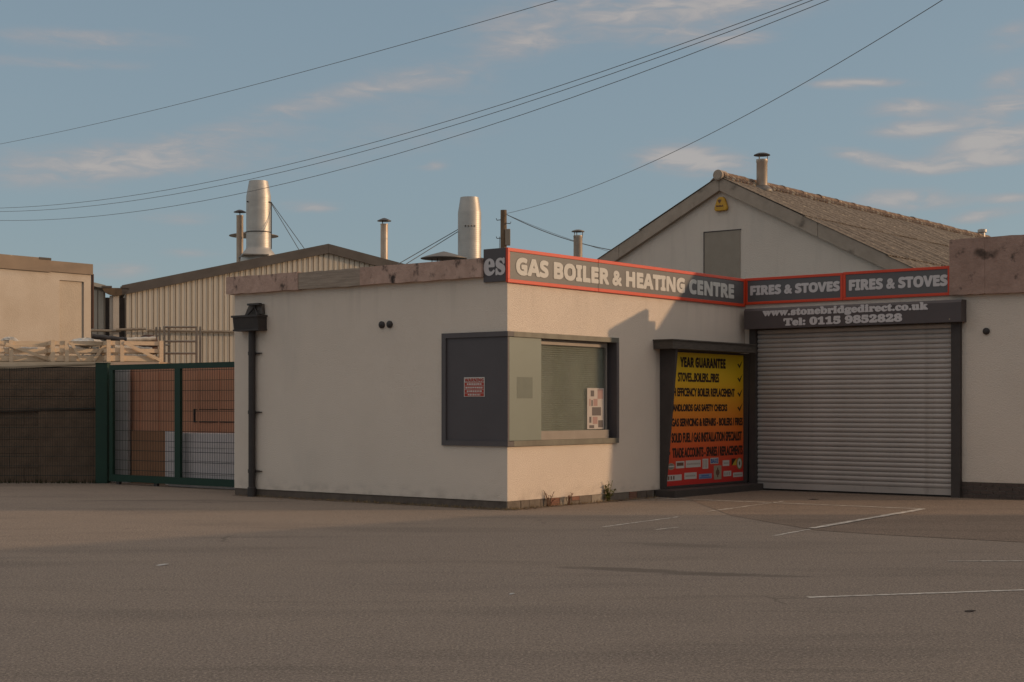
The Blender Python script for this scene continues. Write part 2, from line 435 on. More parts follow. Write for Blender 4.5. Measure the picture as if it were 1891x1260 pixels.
def poster_material():
    m = bpy.data.materials.new('yellow_to_red_print')
    m.use_nodes = True
    t = m.node_tree
    p = t.nodes['Principled BSDF']
    p.inputs['Roughness'].default_value = 0.5
    tcn = t.nodes.new('ShaderNodeTexCoord')
    sp = t.nodes.new('ShaderNodeSeparateXYZ')
    t.links.new(tcn.outputs['Object'], sp.inputs[0])
    r = t.nodes.new('ShaderNodeMapRange')
    r.inputs['From Min'].default_value = 0.17
    r.inputs['From Max'].default_value = 2.57
    t.links.new(sp.outputs[2], r.inputs['Value'])
    cr = t.nodes.new('ShaderNodeValToRGB')
    e = cr.color_ramp.elements
    e[0].position = 0.0
    e[0].color = (0.58, 0.028, 0.022, 1)
    e[1].position = 1.0
    e[1].color = (0.86, 0.57, 0.012, 1)
    for pos, c in ((0.12, (0.62, 0.038, 0.022, 1)), (0.30, (0.74, 0.115, 0.022, 1)), (0.47, (0.80, 0.20, 0.02, 1)), (0.64, (0.84, 0.34, 0.016, 1)), (0.80, (0.86, 0.50, 0.013, 1))):
        x = e.new(pos)
        x.color = c
    t.links.new(r.outputs[0], cr.inputs[0])
    t.links.new(cr.outputs[0], p.inputs['Base Color'])
    return m


M['poster'] = poster_material()


def glass_material():
    m = bpy.data.materials.new('window_glass')
    m.use_nodes = True
    t = m.node_tree
    t.nodes.clear()
    tr = t.nodes.new('ShaderNodeBsdfTransparent')
    tr.inputs[0].default_value = (0.90, 0.91, 0.88, 1)
    gl = t.nodes.new('ShaderNodeBsdfGlossy')
    gl.inputs['Roughness'].default_value = 0.06
    gl.inputs['Color'].default_value = (0.9, 0.9, 0.85, 1)
    df = t.nodes.new('ShaderNodeBsdfDiffuse')
    df.inputs[0].default_value = (0.27, 0.28, 0.235, 1)
    n = t.nodes.new('ShaderNodeTexNoise')
    n.inputs['Scale'].default_value = 1.6
    n.inputs['Detail'].default_value = 7
    tcn = t.nodes.new('ShaderNodeTexCoord')
    mp = t.nodes.new('ShaderNodeMapping')
    mp.inputs['Scale'].default_value = (1, 1.1, 0.6)
    t.links.new(tcn.outputs['Object'], mp.inputs['Vector'])
    t.links.new(mp.outputs[0], n.inputs['Vector'])
    r = t.nodes.new('ShaderNodeMapRange')
    r.inputs['From Min'].default_value = 0.35
    r.inputs['From Max'].default_value = 0.7
    r.inputs['To Min'].default_value = 0.16
    r.inputs['To Max'].default_value = 0.34
    t.links.new(n.outputs[0], r.inputs['Value'])
    m1 = t.nodes.new('ShaderNodeMixShader')
    t.links.new(r.outputs[0], m1.inputs[0])
    t.links.new(tr.outputs[0], m1.inputs[1])
    t.links.new(df.outputs[0], m1.inputs[2])
    m2 = t.nodes.new('ShaderNodeMixShader')
    m2.inputs[0].default_value = 0.09
    t.links.new(m1.outputs[0], m2.inputs[1])
    t.links.new(gl.outputs[0], m2.inputs[2])
    o = t.nodes.new('ShaderNodeOutputMaterial')
    t.links.new(m2.outputs[0], o.inputs[0])
    return m


M['glass'] = glass_material()


def ground_material(name, base, warm, seed=0.0, stain=False):
    m = bpy.data.materials.new(name)
    m.use_nodes = True
    t = m.node_tree
    L = t.links.new
    p = t.nodes['Principled BSDF']
    p.inputs['Roughness'].default_value = 0.93
    p.inputs['Specular IOR Level'].default_value = 0.25
    tcn = t.nodes.new('ShaderNodeTexCoord')

    def noise(sc, st=(1, 1, 1), det=5, rough=0.6):
        mp = t.nodes.new('ShaderNodeMapping')
        mp.inputs['Scale'].default_value = st
        mp.inputs['Location'].default_value = (seed, seed * 2, 0)
        L(tcn.outputs['Object'], mp.inputs['Vector'])
        n = t.nodes.new('ShaderNodeTexNoise')
        n.inputs['Scale'].default_value = sc
        n.inputs['Detail'].default_value = det
        n.inputs['Roughness'].default_value = rough
        L(mp.outputs[0], n.inputs['Vector'])
        return n.outputs[0]

    def ramp(v, a, b, lo=0.0, hi=1.0):
        r = t.nodes.new('ShaderNodeMapRange')
        r.interpolation_type = 'SMOOTHSTEP'
        r.inputs['From Min'].default_value = a
        r.inputs['From Max'].default_value = b
        r.inputs['To Min'].default_value = lo
        r.inputs['To Max'].default_value = hi
        L(v, r.inputs['Value'])
        return r.outputs[0]

    def mix(f, a, b, mode='MIX'):
        n = t.nodes.new('ShaderNodeMixRGB')
        n.blend_type = mode
        if isinstance(f, float):
            n.inputs[0].default_value = f
        else:
            L(f, n.inputs[0])
        for i, v in ((1, a), (2, b)):
            if isinstance(v, tuple):
                n.inputs[i].default_value = rgb(v)
            else:
                L(v, n.inputs[i])
        return n.outputs[0]
    c = mix(ramp(noise(0.22, (0.6, 1.4, 1)), 0.38, 0.66), base, warm)
    dark = tuple(k * 0.72 for k in base)
    c = mix(ramp(noise(0.5, (0.45, 1.6, 1), 6), 0.47, 0.70, 0, 0.85), c, dark)
    c = mix(ramp(noise(0.9, (0.25, 1.9, 1), 7, 0.7), 0.56, 0.68, 0, 0.6), c, tuple(k * 0.62 for k in base))
    c = mix(ramp(noise(1.4, (0.5, 1.2, 1), 7, 0.7), 0.58, 0.72, 0, 0.5), c, tuple(k * 1.28 for k in base))
    c = mix(ramp(noise(3.0, (1, 1, 1), 5), 0.45, 0.75, 0, 0.35), c, tuple(k * 0.78 for k in base))
    # aggregate: pale and dark chips
    c = mix(ramp(noise(15, (1, 1, 1), 4, 0.7), 0.42, 0.66, 0, 0.4), c, tuple(k * 0.62 for k in base))
    c = mix(ramp(noise(40, (1, 1, 1), 3, 0.8), 0.48, 0.62, 0, 0.6), c, tuple(k * 1.9 for k in base))
    c = mix(ramp(noise(52, (1.1, 1, 1), 3, 0.8), 0.50, 0.62, 0, 0.75), c, tuple(k * 0.36 for k in base))
    # thin meandering cracks / tyre scuffs
    w = t.nodes.new('ShaderNodeTexVoronoi')
    w.feature = 'DISTANCE_TO_EDGE'
    w.inputs['Scale'].default_value = 0.33
    mpv = t.nodes.new('ShaderNodeMapping')
    L(tcn.outputs['Object'], mpv.inputs['Vector'])
    ad = t.nodes.new('ShaderNodeMixRGB')
    ad.blend_type = 'ADD'
    ad.inputs[0].default_value = 0.9
    L(mpv.outputs[0], ad.inputs[1])
    nn = t.nodes.new('ShaderNodeTexNoise')
    nn.inputs['Scale'].default_value = 0.9
    nn.inputs['Detail'].default_value = 6
    L(tcn.outputs['Object'], nn.inputs['Vector'])
    L(nn.outputs['Color'], ad.inputs[2])
    L(ad.outputs[0], w.inputs['Vector'])
    crk = t.nodes.new('ShaderNodeMath')
    crk.operation = 'MULTIPLY'
    L(ramp(w.outputs['Distance'], 0.0, 0.012, 1, 0), crk.inputs[0])
    L(ramp(noise(0.45), 0.56, 0.66), crk.inputs[1])
    cm = t.nodes.new('ShaderNodeMath')
    cm.operation = 'MULTIPLY'
    cm.inputs[1].default_value = 0.6
    L(crk.outputs[0], cm.inputs[0])
    c = mix(cm.outputs[0], c, tuple(k * 0.4 for k in base))
    if stain:   # an old oil/damp mark lying across the car park
        for (x0, y0, rx, ry, k, amt) in ((1.15, 14.75, 0.75, 0.20, -0.35, 0.62), (1.95, 14.35, 0.6, 0.17, -0.12, 0.66), (2.55, 14.2, 0.3, 0.1, -0.1, 0.5),
                                         (1.95, 17.4, 0.7, 0.25, -0.4, 0.35), (-6.2, 25.6, 1.6, 0.16, 0.08, 0.45), (-4.6, 25.2, 0.9, 0.12, 0.15, 0.4)):
            sp = t.nodes.new('ShaderNodeSeparateXYZ')
            L(tcn.outputs['Object'], sp.inputs[0])

            def mth(op, a, b):
                q = t.nodes.new('ShaderNodeMath')
                q.operation = op
                for i, v in ((0, a), (1, b)):
                    if isinstance(v, (int, float)):
                        q.inputs[i].default_value = v
                    else:
                        L(v, q.inputs[i])
                return q.outputs[0]
            dx = mth('SUBTRACT', sp.outputs[0], x0)
            dy = mth('SUBTRACT', mth('SUBTRACT', sp.outputs[1], y0), mth('MULTIPLY', dx, k))
            u = mth('DIVIDE', dx, rx)
            v = mth('DIVIDE', dy, ry)
            d = mth('ADD', mth('ADD', mth('MULTIPLY', u, u), mth('MULTIPLY', v, v)), mth('MULTIPLY', mth('SUBTRACT', noise(2.2, (1, 1.8, 1), 6), 0.5), 2.6))
            c = mix(ramp(d, 0.25, 1.25, amt, 0.0), c, tuple(k2 * 0.42 for k2 in base))
    L(c, p.inputs['Base Color'])
    b = t.nodes.new('ShaderNodeBump')
    b.inputs['Strength'].default_value = 0.9
    b.inputs['Distance'].default_value = 0.012
    L(noise(55, (1, 1, 1), 3, 0.7), b.inputs['Height'])
    L(b.outputs[0], p.inputs['Normal'])
    return m


M['ground'] = ground_material('worn_tarmac', (0.262, 0.204, 0.160), (0.285, 0.220, 0.168), 0.0, True)
M['patch'] = ground_material('worn_tarmac_patch', (0.232, 0.169, 0.125), (0.262, 0.19, 0.139), 3.7)


def line_material():
    m = bpy.data.materials.new('worn_line_paint')
    m.use_nodes = True
    t = m.node_tree
    p = t.nodes['Principled BSDF']
    p.inputs['Roughness'].default_value = 0.85
    tcn = t.nodes.new('ShaderNodeTexCoord')
    n = t.nodes.new('ShaderNodeTexNoise')
    n.inputs['Scale'].default_value = 9
    n.inputs['Detail'].default_value = 8
    n.inputs['Roughness'].default_value = 0.75
    t.links.new(tcn.outputs['Object'], n.inputs['Vector'])
    r = t.nodes.new('ShaderNodeMapRange')
    r.inputs['From Min'].default_value = 0.36
    r.inputs['From Max'].default_value = 0.58
    t.links.new(n.outputs[0], r.inputs['Value'])
    mx = t.nodes.new('ShaderNodeMixRGB')
    mx.inputs[1].default_value = (0.22, 0.174, 0.14, 1)
    mx.inputs[2].default_value = (0.66, 0.58, 0.49, 1)
    t.links.new(r.outputs[0], mx.inputs[0])
    t.links.new(mx.outputs[0], p.inputs['Base Color'])
    return m


M['line'] = line_material()


# ------------------------------------------------------------------ helpers
class MB:
    def __init__(s):
        s.v = []
        s.f = []
        s.sm = []

    def add(s, vs, fs, smooth=False):
        o = len(s.v)
        s.v += [tuple(v) for v in vs]
        for f in fs:
            s.f.append([i + o for i in f])
            s.sm.append(smooth)
        return s

    def box(s, x0, x1, y0, y1, z0, z1):
        v = [(x, y, z) for x in (x0, x1) for y in (y0, y1) for z in (z0, z1)]
        return s.add(v, [(0, 1, 3, 2), (4, 6, 7, 5), (0, 4, 5, 1), (2, 3, 7, 6), (0, 2, 6, 4), (1, 5, 7, 3)])

    def prism(s, poly, axis, lo, hi):
        """poly: 2-D points in the two other axes (in x,y,z order)"""
        n = len(poly)
        vs = []
        for h in (lo, hi):
            for a, b in poly:
                vs.append({'x': (h, a, b), 'y': (a, h, b), 'z': (a, b, h)}[axis])
        fs = [tuple(range(n)), tuple(range(2 * n - 1, n - 1, -1))]
        for i in range(n):
            j = (i + 1) % n
            fs.append((i, j, n + j, n + i))
        return s.add(vs, fs)

    def bar(s, a, b, w, h):
        """square bar from a to b"""
        a = Vector(a)
        b = Vector(b)
        d = (b - a).normalized()
        up = Vector((0, 0, 1)) if abs(d.z) < 0.95 else Vector((0, 1, 0))
        x = d.cross(up).normalized()
        y = x.cross(d)
        vs = []
        for c in (a, b):
            for i, j in ((-1, -1), (1, -1), (1, 1), (-1, 1)):
                vs.append(c + x * (i * w / 2) + y * (j * h / 2))
        return s.add(vs, [(0, 1, 2, 3), (7, 6, 5, 4), (0, 4, 5, 1), (1, 5, 6, 2), (2, 6, 7, 3), (3, 7, 4, 0)])

    def tube(s, pts, r, n=8, r1=None, caps=True):
        pts = [Vector(p) for p in pts]
        vs = []
        m = len(pts)
        for k, c in enumerate(pts):
            d = (pts[min(k + 1, m - 1)] - pts[max(k - 1, 0)]).normalized()
            up = Vector((0, 0, 1)) if abs(d.z) < 0.95 else Vector((0, 1, 0))
            x = d.cross(up).normalized()
            y = x.cross(d)
            rr = r if r1 is None else r + (r1 - r) * k / (m - 1)
            for i in range(n):
                a = 2 * math.pi * i / n
                vs.append(c + x * (rr * math.cos(a)) + y * (rr * math.sin(a)))
        fs = []
        for k in range(m - 1):
            for i in range(n):
                j = (i + 1) % n
                fs.append((k * n + i, k * n + j, (k + 1) * n + j, (k + 1) * n + i))
        s.add(vs, fs, True)
        if caps:
            s.add(vs[:n], [tuple(range(n - 1, -1, -1))])
            s.add(vs[-n:], [tuple(range(n))])
        return s

    def lathe(s, prof, cx, cy, n=24):
        vs = []
        for r, z in prof:
            for i in range(n):
                a = 2 * math.pi * i / n
                vs.append((cx + r * math.cos(a), cy + r * math.sin(a), z))
        fs = []
        for k in range(len(prof) - 1):
            for i in range(n):
                j = (i + 1) % n
                fs.append((k * n + i, k * n + j, (k + 1) * n + j, (k + 1) * n + i))
        return s.add(vs, fs, True)

    def mesh(s, name, m):
        me = bpy.data.meshes.new(name)
        me.from_pydata(s.v, [], s.f)
        for p, sm in zip(me.polygons, s.sm):
            p.use_smooth = sm
        bm = bmesh.new()
        bm.from_mesh(me)
        bmesh.ops.remove_doubles(bm, verts=bm.verts, dist=1e-5)
        bmesh.ops.recalc_face_normals(bm, faces=bm.faces)
        bm.to_mesh(me)
        bm.free()
        if any(s.sm):
            me.set_sharp_from_angle(angle=R(40))
        if m is not None:
            me.materials.append(m)
        return me

    def build(s, name, m, parent=None, label=None, kind=None):
        ob = bpy.data.objects.new(name, s.mesh(name, m))
        COL.objects.link(ob)
        if parent is not None:
            ob.parent = parent
        if label:
            ob['label'] = label
        if kind:
            ob['kind'] = kind
        return ob


def place(me, name, parent, loc=(0, 0, 0), rz=0.0):
    ob = bpy.data.objects.new(name, me)
    COL.objects.link(ob)
    ob.parent = parent
    ob.location = loc
    ob.rotation_euler = (0, 0, rz)
    return ob


def thing(name, label, cat, loc=(0, 0, 0), rz=0.0, group=None):
    o = bpy.data.objects.new(name, None)
    COL.objects.link(o)
    o.location = loc
    o.rotation_euler = (0, 0, rz)
    o.empty_display_size = 0.2
    o['label'] = label
    o['category'] = cat
    if group:
        o['group'] = group
    return o


def tag(o, label, cat, group=None):
    o['label'] = label
    o['category'] = cat
    if group:
        o['group'] = group
    return o


def bevel(ob, w=0.008, seg=2):
    b = ob.modifiers.new('bevel', 'BEVEL')
    b.width = w
    b.segments = seg
    b.limit_method = 'ANGLE'
    b.angle_limit = R(50)
    return ob


def styled(s, style):
    if style == 'plain':
        return s
    u, l, d = {'sans': (0x1D5D4, 0x1D5EE, 0x1D7EC), 'serif': (0x1D400, 0x1D41A, 0x1D7CE)}[style]
    o = ''
    for ch in s:
        if 'A' <= ch <= 'Z':
            o += chr(u + ord(ch) - 65)
        elif 'a' <= ch <= 'z':
            o += chr(l + ord(ch) - 97)
        elif ch.isdigit():
            o += chr(d + ord(ch) - 48)
        else:
            o += ch
    return o


def lettering(body, style, u0, u1, z0, z1, off, face, parent, m, bold=0.0, name='lettering', space=1.0):
    """print fitted into the box u0..u1, z0..z1 of a vertical face: 'q' faces -y, 'p' faces +x"""
    c = bpy.data.curves.new('print', 'FONT')
    c.body = styled(body, style)
    c.size = 1.0
    c.resolution_u = 5
    c.space_character = space
    tmp = bpy.data.objects.new('print', c)
    COL.objects.link(tmp)
    dg = bpy.context.evaluated_depsgraph_get()
    me0 = bpy.data.meshes.new_from_object(tmp.evaluated_get(dg))
    vs = [v.co.copy() for v in me0.vertices]
    fs = [tuple(p.vertices) for p in me0.polygons]
    bpy.data.objects.remove(tmp)
    bpy.data.curves.remove(c)
    bpy.data.meshes.remove(me0)
    xa = min(v.x for v in vs)
    xb = max(v.x for v in vs)
    ya = min(v.y for v in vs)
    yb = max(v.y for v in vs)
    mb = MB()
    dirs = [(0, 0)]
    if bold:
        dirs += [(math.cos(a), math.sin(a)) for a in [i * math.pi / 4 for i in range(8)]]
    for k, (dx, dy) in enumerate(dirs):
        out = []
        for v in vs:
            u = u0 + bold + (v.x - xa) / (xb - xa) * (u1 - u0 - 2 * bold) + dx * bold
            z = z0 + bold + (v.y - ya) / (yb - ya) * (z1 - z0 - 2 * bold) + dy * bold
            d = off + k * 0.0004
            out.append((u, -d, z) if face == 'q' else (d, u, z))
        mb.add(out, fs)
    me = bpy.data.meshes.new(name)
    me.from_pydata(mb.v, [], mb.f)
    me.materials.append(m)
    ob = bpy.data.objects.new(name, me)
    COL.objects.link(ob)
    ob.parent = parent
    return ob


# =================================================================== GROUND
def grid_plane(name, x0, x1, y0, y1, m):
    mb = MB()
    mb.add([(x0, y0, 0), (x1, y0, 0), (x1, y1, 0), (x0, y1, 0)], [(0, 1, 2, 3)])
    o = mb.build(name, m)
    o['kind'] = 'structure'
    return o


grid_plane('ground', -400, 400, -200, 700, M['ground'])


def sheet(name, pts, z, m):
    me = bpy.data.meshes.new(name)
    me.from_pydata([(x, y, z) for x, y in pts], [], [tuple(range(len(pts)))])
    me.materials.append(m)
    o = bpy.data.objects.new(name, me)
    COL.objects.link(o)
    o['kind'] = 'structure'
    return o


patch = [(3.9, 19.45), (4.6, 18.75), (5.4, 18.15), (6.6, 17.3), (8.6, 16.3), (13, 15.0), (13, 20.2), (8.70, 25.45), (6.0, 27.5), (4.6, 28.5), (4.15, 28.2), (3.0, 26.6), (3.1, 24.2), (3.2, 22.0)]
o = sheet('asphalt_patch', patch, 0.004, M['patch'])


def line(a, b, w, jag=0.25, z=0.004):
    a = Vector(a)
    b = Vector(b)
    d = (b - a)
    n = max(2, int(d.length / 0.18))
    d.normalize()
    s = Vector((-d.y, d.x))
    L_, R_ = [], []
    for i in range(n + 1):
        c = a.lerp(b, i / n)
        L_.append(c + s * (w / 2 * (1 + random.uniform(-jag, jag))))
        R_.append(c - s * (w / 2 * (1 + random.uniform(-jag, jag))))
    return sheet('parking_line', [(v.x, v.y) for v in L_ + R_[::-1]], z, M['line'])


line((2.5, 26.2), (6.40, 23.38), 0.085, z=0.008)
line((6.35, 23.33), (3.90, 19.65), 0.11, z=0.012)
line((3.86, 19.58), (3.22, 18.6), 0.05, 0.5)
line((4.55, 25.3), (2.95, 22.8), 0.05, 0.5, z=0.008)
line((2.4, 21.78), (1.2, 19.95), 0.05, 0.5)
line((2.2, 19.93), (1.85, 19.5), 0.05, 0.5)
line((2.47, 12.61), (4.9, 13.24), 0.07)
line((4.49, 15.55), (6.5, 15.62), 0.05, 0.4)

# =================================================================== SHOP
ROT = math.atan2(-0.6184038, 0.7858605)
P0 = (-0.0708, 23.25, 0)
BQ = 7.35     # length of the sunlit return wall
CP = 5.49     # right end of the shutter wall
shop = thing('shop_building', 'low flat roofed white rendered shop with corner window and roller shutter', 'shop', P0, ROT)

w = MB()
# long shaded wall
w.box(-6.25, -1.31, 0, 0.25, 0.13, 3.62)
w.box(-1.31, 0, 0, 0.25, 0.13, 0.975)
w.box(-1.31, 0, 0, 0.25, 2.75, 3.62)
# sunlit return
w.box(-0.25, 0, 0.25, 3.0, 0.13, 0.975)
w.box(-0.25, 0, 0.25, 3.0, 2.75, 3.62)
w.box(-0.25, 0, 3.0, BQ + 0.25, 0.13, 3.62)
# shutter wall
w.box(4.285, CP, BQ, BQ + 0.25, 0.28, 3.55)
w.box(0, 4.285, BQ, BQ + 0.25, 3.1, 3.55)
w.box(0, 0.16, BQ, BQ + 0.25, 0.0, 3.1)
# hidden flanks
w.box(-6.25, -6.0, 0.25, 12, 0.0, 3.62)
w.box(CP - 0.25, CP, BQ + 0.25, 12, 0.0, 3.62)
w.build('wall', M['render'], shop)
r = MB()
r.prism([(-6.2, 0.1), (-0.1, 0.1), (-0.1, BQ + 0.1), (CP - 0.1, BQ + 0.1), (CP - 0.1, 12), (-6.2, 12)], 'z', 3.625, 3.72)
r.build('roof', M['felt'], shop)
# plinths
b = MB()
b.box(-6.25, -0.02, 0.015, 0.24, -0.05, 0.13)
b.build('plinth', M['plinth_dark'], shop)
b = MB()
b.box(-0.24, -0.03, 0.02, 4.2, -0.05, 0.13)
b.build('plinth_backing', M['mortar'], shop)
q = 0.0
seq = [('stone', .34), ('stone', .22), ('stone', .30), ('stone', .26), ('brick', .0), ('stone_pale', .24), ('dark', .07), ('brick2', .22), ('stone', .35), ('stone_pale', .40), ('stone', .30),
       ('stone', .42), ('brick', .0), ('dark2', .30), ('dark2', .28), ('dark2', .24)]
for kind, wd in seq:
    if kind == 'brick':      # small stack of red tiles on edge
        for k in range(4):
            mb = MB()
            mb.box(-0.03, -0.004 + random.uniform(-.004, .004), q + 0.012, q + 0.24, 0.004 + k * 0.032, 0.030 + k * 0.032)
            mb.build('brick', M['red_brick'], shop)
        q += 0.25
        continue
    m = {'stone': M['stone'], 'stone_pale': M['stone_pale'], 'dark': M['plinth_dark'], 'brick2': M['stone'], 'dark2': M['plinth_dark']}[kind]
    if q > 4.1:
        break
    hh = [0.128] if kind != 'brick2' else [0.06, 0.128]
    z = -0.02
    for h in hh:
        mb = MB()
        d = random.uniform(-.008, .006)
        mb.box(-0.03, 0.0 + d, q + 0.006, min(q + wd - 0.006, 4.1), z + 0.003, h - 0.003)
        mb.build('plinth_block', m if h != 0.128 or kind != 'brick2' else M['red_brick'], shop)
        z = h
    q += wd
# dark brick courses right of the shutter
b = MB()
b.box(4.29, CP, BQ + 0.012, BQ + 0.2, -0.05, 0.28)
b.build('plinth_backing', M['mortar'], shop)
for k in range(4):
    p = 4.292 - (0.11 if k % 2 else 0)
    while p < CP - 0.02:
        a = max(p + 0.005, 4.292)
        e = min(p + 0.22, CP)
        if e - a > 0.04:
            mb = MB()
            mb.box(a, e, BQ - 0.004 + random.uniform(-.004, .004), BQ + 0.012, 0.004 + k * 0.07, 0.062 + k * 0.07)
            mb.build('brick', M['dark_brick'], shop)
        p += 0.225

# fascia boards of the long wall
for (a, e, m, zt, dq) in ((-6.36, -4.52, M['fascia_pink'], 3.905, 0.0), (-4.517, -3.05, M['fascia_wood'], 3.892, 0.012), (-3.047, -0.442, M['fascia_pink'], 3.90, 0.004)):
    mb = MB()
    n = 9
    top, bot = [], []
    for i in range(n + 1):
        x = a + (e - a) * i / n
        top.append((x, zt + random.uniform(-.006, .006)))
        bot.append((x, 3.60 + random.uniform(-.007, .007)))
    mb.prism(top + bot[::-1], 'y', -0.10 + dq, -0.001)
    mb.build('fascia_board', m, shop)
mb = MB()
mb.box(-6.36, -6.255, 0.0, 12, 3.60, 3.9)
mb.box(-6.25, -0.205, 0.001, 0.2, 3.72, 3.86)
mb.box(-0.2, -0.002, 0.2, BQ, 3.72, 4.0)
mb.box(-0.2, -0.002, 0.2, BQ, 3.62, 3.72)
mb.build('parapet', M['fascia_wood'], shop)
mb = MB()
mb.box(0.0, 4.10, BQ + 0.001, BQ + 0.22, 3.55, 4.02)
mb.box(4.12, CP - 0.05, BQ + 0.001, BQ + 0.22, 3.55, 4.3)
mb.build('parapet', M['fascia_wood'], shop)
# tall pink parapet at the right
for (a, e) in ((4.115, 4.745), (4.749, CP + 0.02)):
    mb = MB()
    n = 5
    top = [(a + (e - a) * i / n, 4.505 + random.uniform(-.006, .006)) for i in range(n + 1)]
    bot = [(a + (e - a) * i / n, 3.535 + random.uniform(-.008, .008)) for i in range(n + 1)]
    mb.prism(top + bot[::-1], 'y', BQ - 0.11, BQ - 0.001)
    mb.build('parapet_slab', M['fascia_sooty'], shop)
# ---- corner window
win = bpy.data.objects.new('corner_window', None)
COL.objects.link(win)
win.parent = shop
f = MB()
f.box(-1.31, 0.035, -0.035, 0.12, 0.975, 1.055)       # sill band, long wall
f.box(-1.31, 0.035, -0.035, 0.12, 2.675, 2.752)
f.box(-1.31, -1.225, -0.035, 0.12, 1.055, 2.675)
f.build('frame', M['alu_dark'], win)
for za, ze in ((0.975, 1.06), (2.672, 2.752)):
    f = MB()
    f.box(-0.16, 0.037, 0.121, 3.0, za, ze)
    f.build('frame', M['alu'], win)
f = MB()
f.box(-0.22, 0.037, 2.93, 3.002, 1.0605, 2.6715)
f.box(-0.22, -0.145, 2.84, 2.929, 1.061, 2.671)
f.build('side_reveal', M['alu_dark'], win)
f = MB()
f.box(-1.224, 0.012, -0.006, 0.03, 1.056, 2.674)
f.build('blank_panel', M['panel_dark'], win)
f = MB()
f.box(-0.02, 0.013, 0.031, 0.85, 1.061, 2.671)
bevel(f.build('glazed_panel', M['green_panel'], win), 0.004)
f = MB()
f.box(0.0125, 0.0145, 0.22, 0.62, 1.72, 2.05)
f.build('old_sign_mark', M['ghost'], win)
f = MB()       # aluminium sash round the pane
f.box(-0.17, -0.10, 0.852, 2.84, 2.585, 2.671)
f.box(-0.17, -0.06, 0.852, 2.84, 1.061, 1.20)
f.box(-0.17, -0.10, 0.852, 0.89, 1.20, 2.585)
f.box(-0.17, -0.10, 2.80, 2.839, 1.20, 2.585)
f.build('sash', M['sash'], win)
f = MB()
f.box(-0.137, -0.131, 0.89, 2.80, 1.20, 2.585)
f.build('pane', M['glass'], win)
f = MB()     # fine slatted blind, its slats too small to pick apart
for k in range(44):
    z = 1.12 + k * 0.0345
    f.prism([(-0.20, z), (-0.172, z + 0.002), (-0.1685, z + 0.016), (-0.172, z + 0.031), (-0.20, z + 0.033)], 'y', 0.80, 2.88)
f.build('blind', M['slat_in'], win, kind='stuff')
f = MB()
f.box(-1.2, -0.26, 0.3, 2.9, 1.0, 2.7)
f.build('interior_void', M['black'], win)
# poster stuck inside the pane
ps = thing('window_poster', 'white printed poster with pictures inside the right side of the corner window', 'poster', P0, ROT)
f = MB()
f.box(-0.130, -0.128, 2.30, 2.79, 1.215, 1.90)
f.build('paper', M['poster_paper'], ps)
for (a, e, z0, z1) in ((2.40, 2.50, 1.76, 1.86), (2.36, 2.42, 1.32, 1.42), (2.44, 2.70, 1.44, 1.58), (2.62, 2.76, 1.24, 1.36), (2.36, 2.50, 1.23, 1.28), (2.42, 2.46, 1.60, 1.70)):
    f = MB()
    f.box(-0.1279, -0.127, a, e, z0, z1)
    f.build('picture', M['poster_ink'], ps)
for (a, e, z0, z1) in ((2.60, 2.76, 1.72, 1.88), (2.36, 2.40, 1.60, 1.72), (2.48, 2.60, 1.60, 1.72), (2.46, 2.60, 1.30, 1.42)):
    f = MB()
    f.box(-0.1277, -0.1272, a, e, z0, z1)
    f.build('picture', M['poster_pink'], ps)

# warning sign on the blank panel
ws = thing('warning_sign', 'small red and white warning sign on dark blank window panel', 'sign', P0, ROT)
f = MB()
f.box(-0.862, -0.444, -0.012, -0.0065, 1.745, 2.05)
f.build('sign_plate', M['print_white'], ws)
f = MB()
for z0, z1 in ((1.918, 1.968), (1.862, 1.912), (1.806, 1.856), (1.752, 1.80)):
    f.box(-0.848, -0.458, -0.0135, -0.0125, z0, z1)
f.build('red_band', M['print_red'], ws)
lettering('WARNING', 'sans', -0.845, -0.461, 1.978, 2.034, 0.0128, 'q', ws, M['print_red'], 0.002)
for zc, a, e in ((1.943, -0.80, -0.50), (1.887, -0.83, -0.475), (1.831, -0.80, -0.50), (1.776, -0.78, -0.53)):
    x = a
    f = MB()
    while x < e:
        ln = random.uniform(.018, .05)
        f.box(x, min(x + ln, e), -0.0148, -0.0138, zc - 0.013 + random.uniform(-.003, .003), zc + 0.013)
        x += ln + 0.010
    f.build('print_line', M['print_white'], ws, kind='stuff')

# ---- rainwater outlet, hopper and downpipe
dp = MB()
dp.tube([(-5.705, -0.075, 0.0), (-5.705, -0.075, 2.95)], 0.062, 12)
dpo = dp.build('downpipe', M['iron'], shop)
f = MB()
f.prism([(-0.23, 3.19), (-0.001, 3.19), (-0.001, 2.93), (-0.19, 2.93)], 'x', -6.04, -5.40)
f.box(-6.06, -5.38, -0.25, -0.001, 3.165, 3.20)
f.box(-6.05, -5.39, -0.215, -0.001, 2.925, 2.955)
f.build('hopper', M['iron'], dpo)
f = MB()
f.prism([(-5.90, 3.205), (-5.80, 3.37), (-5.74, 3.40), (-5.46, 3.40), (-5.44, 3.22)], 'y', -0.07, -0.001)
f.build('outlet_flashing', M['iron_bits'], dpo)
f = MB()
f.box(-5.76, -5.45, -0.14, -0.071, 3.375, 3.41)
f.tube([(-5.78, -0.12, 3.2), (-5.60, -0.09, 3.37)], 0.018, 6)
f.tube([(-5.50, -0.12, 3.2), (-5.62, -0.09, 3.34)], 0.015, 6)
f.build('outlet_lip', M['iron'], dpo)
for z in (0.45, 1.49, 2.53):
    f = MB()
    f.box(-5.79, -5.58, -0.05, -0.001, z - 0.014, z + 0.014)
    f.lathe([(0.062, z - .03), (0.071, z - .03), (0.071, z + .03), (0.062, z + .03)], -5.705, -0.075, 12)
    f.tube([(-5.60, -0.03, z), (-5.50, -0.03, z)], 0.012, 6)
    f.build('bracket', M['iron'], dpo)
f = MB()
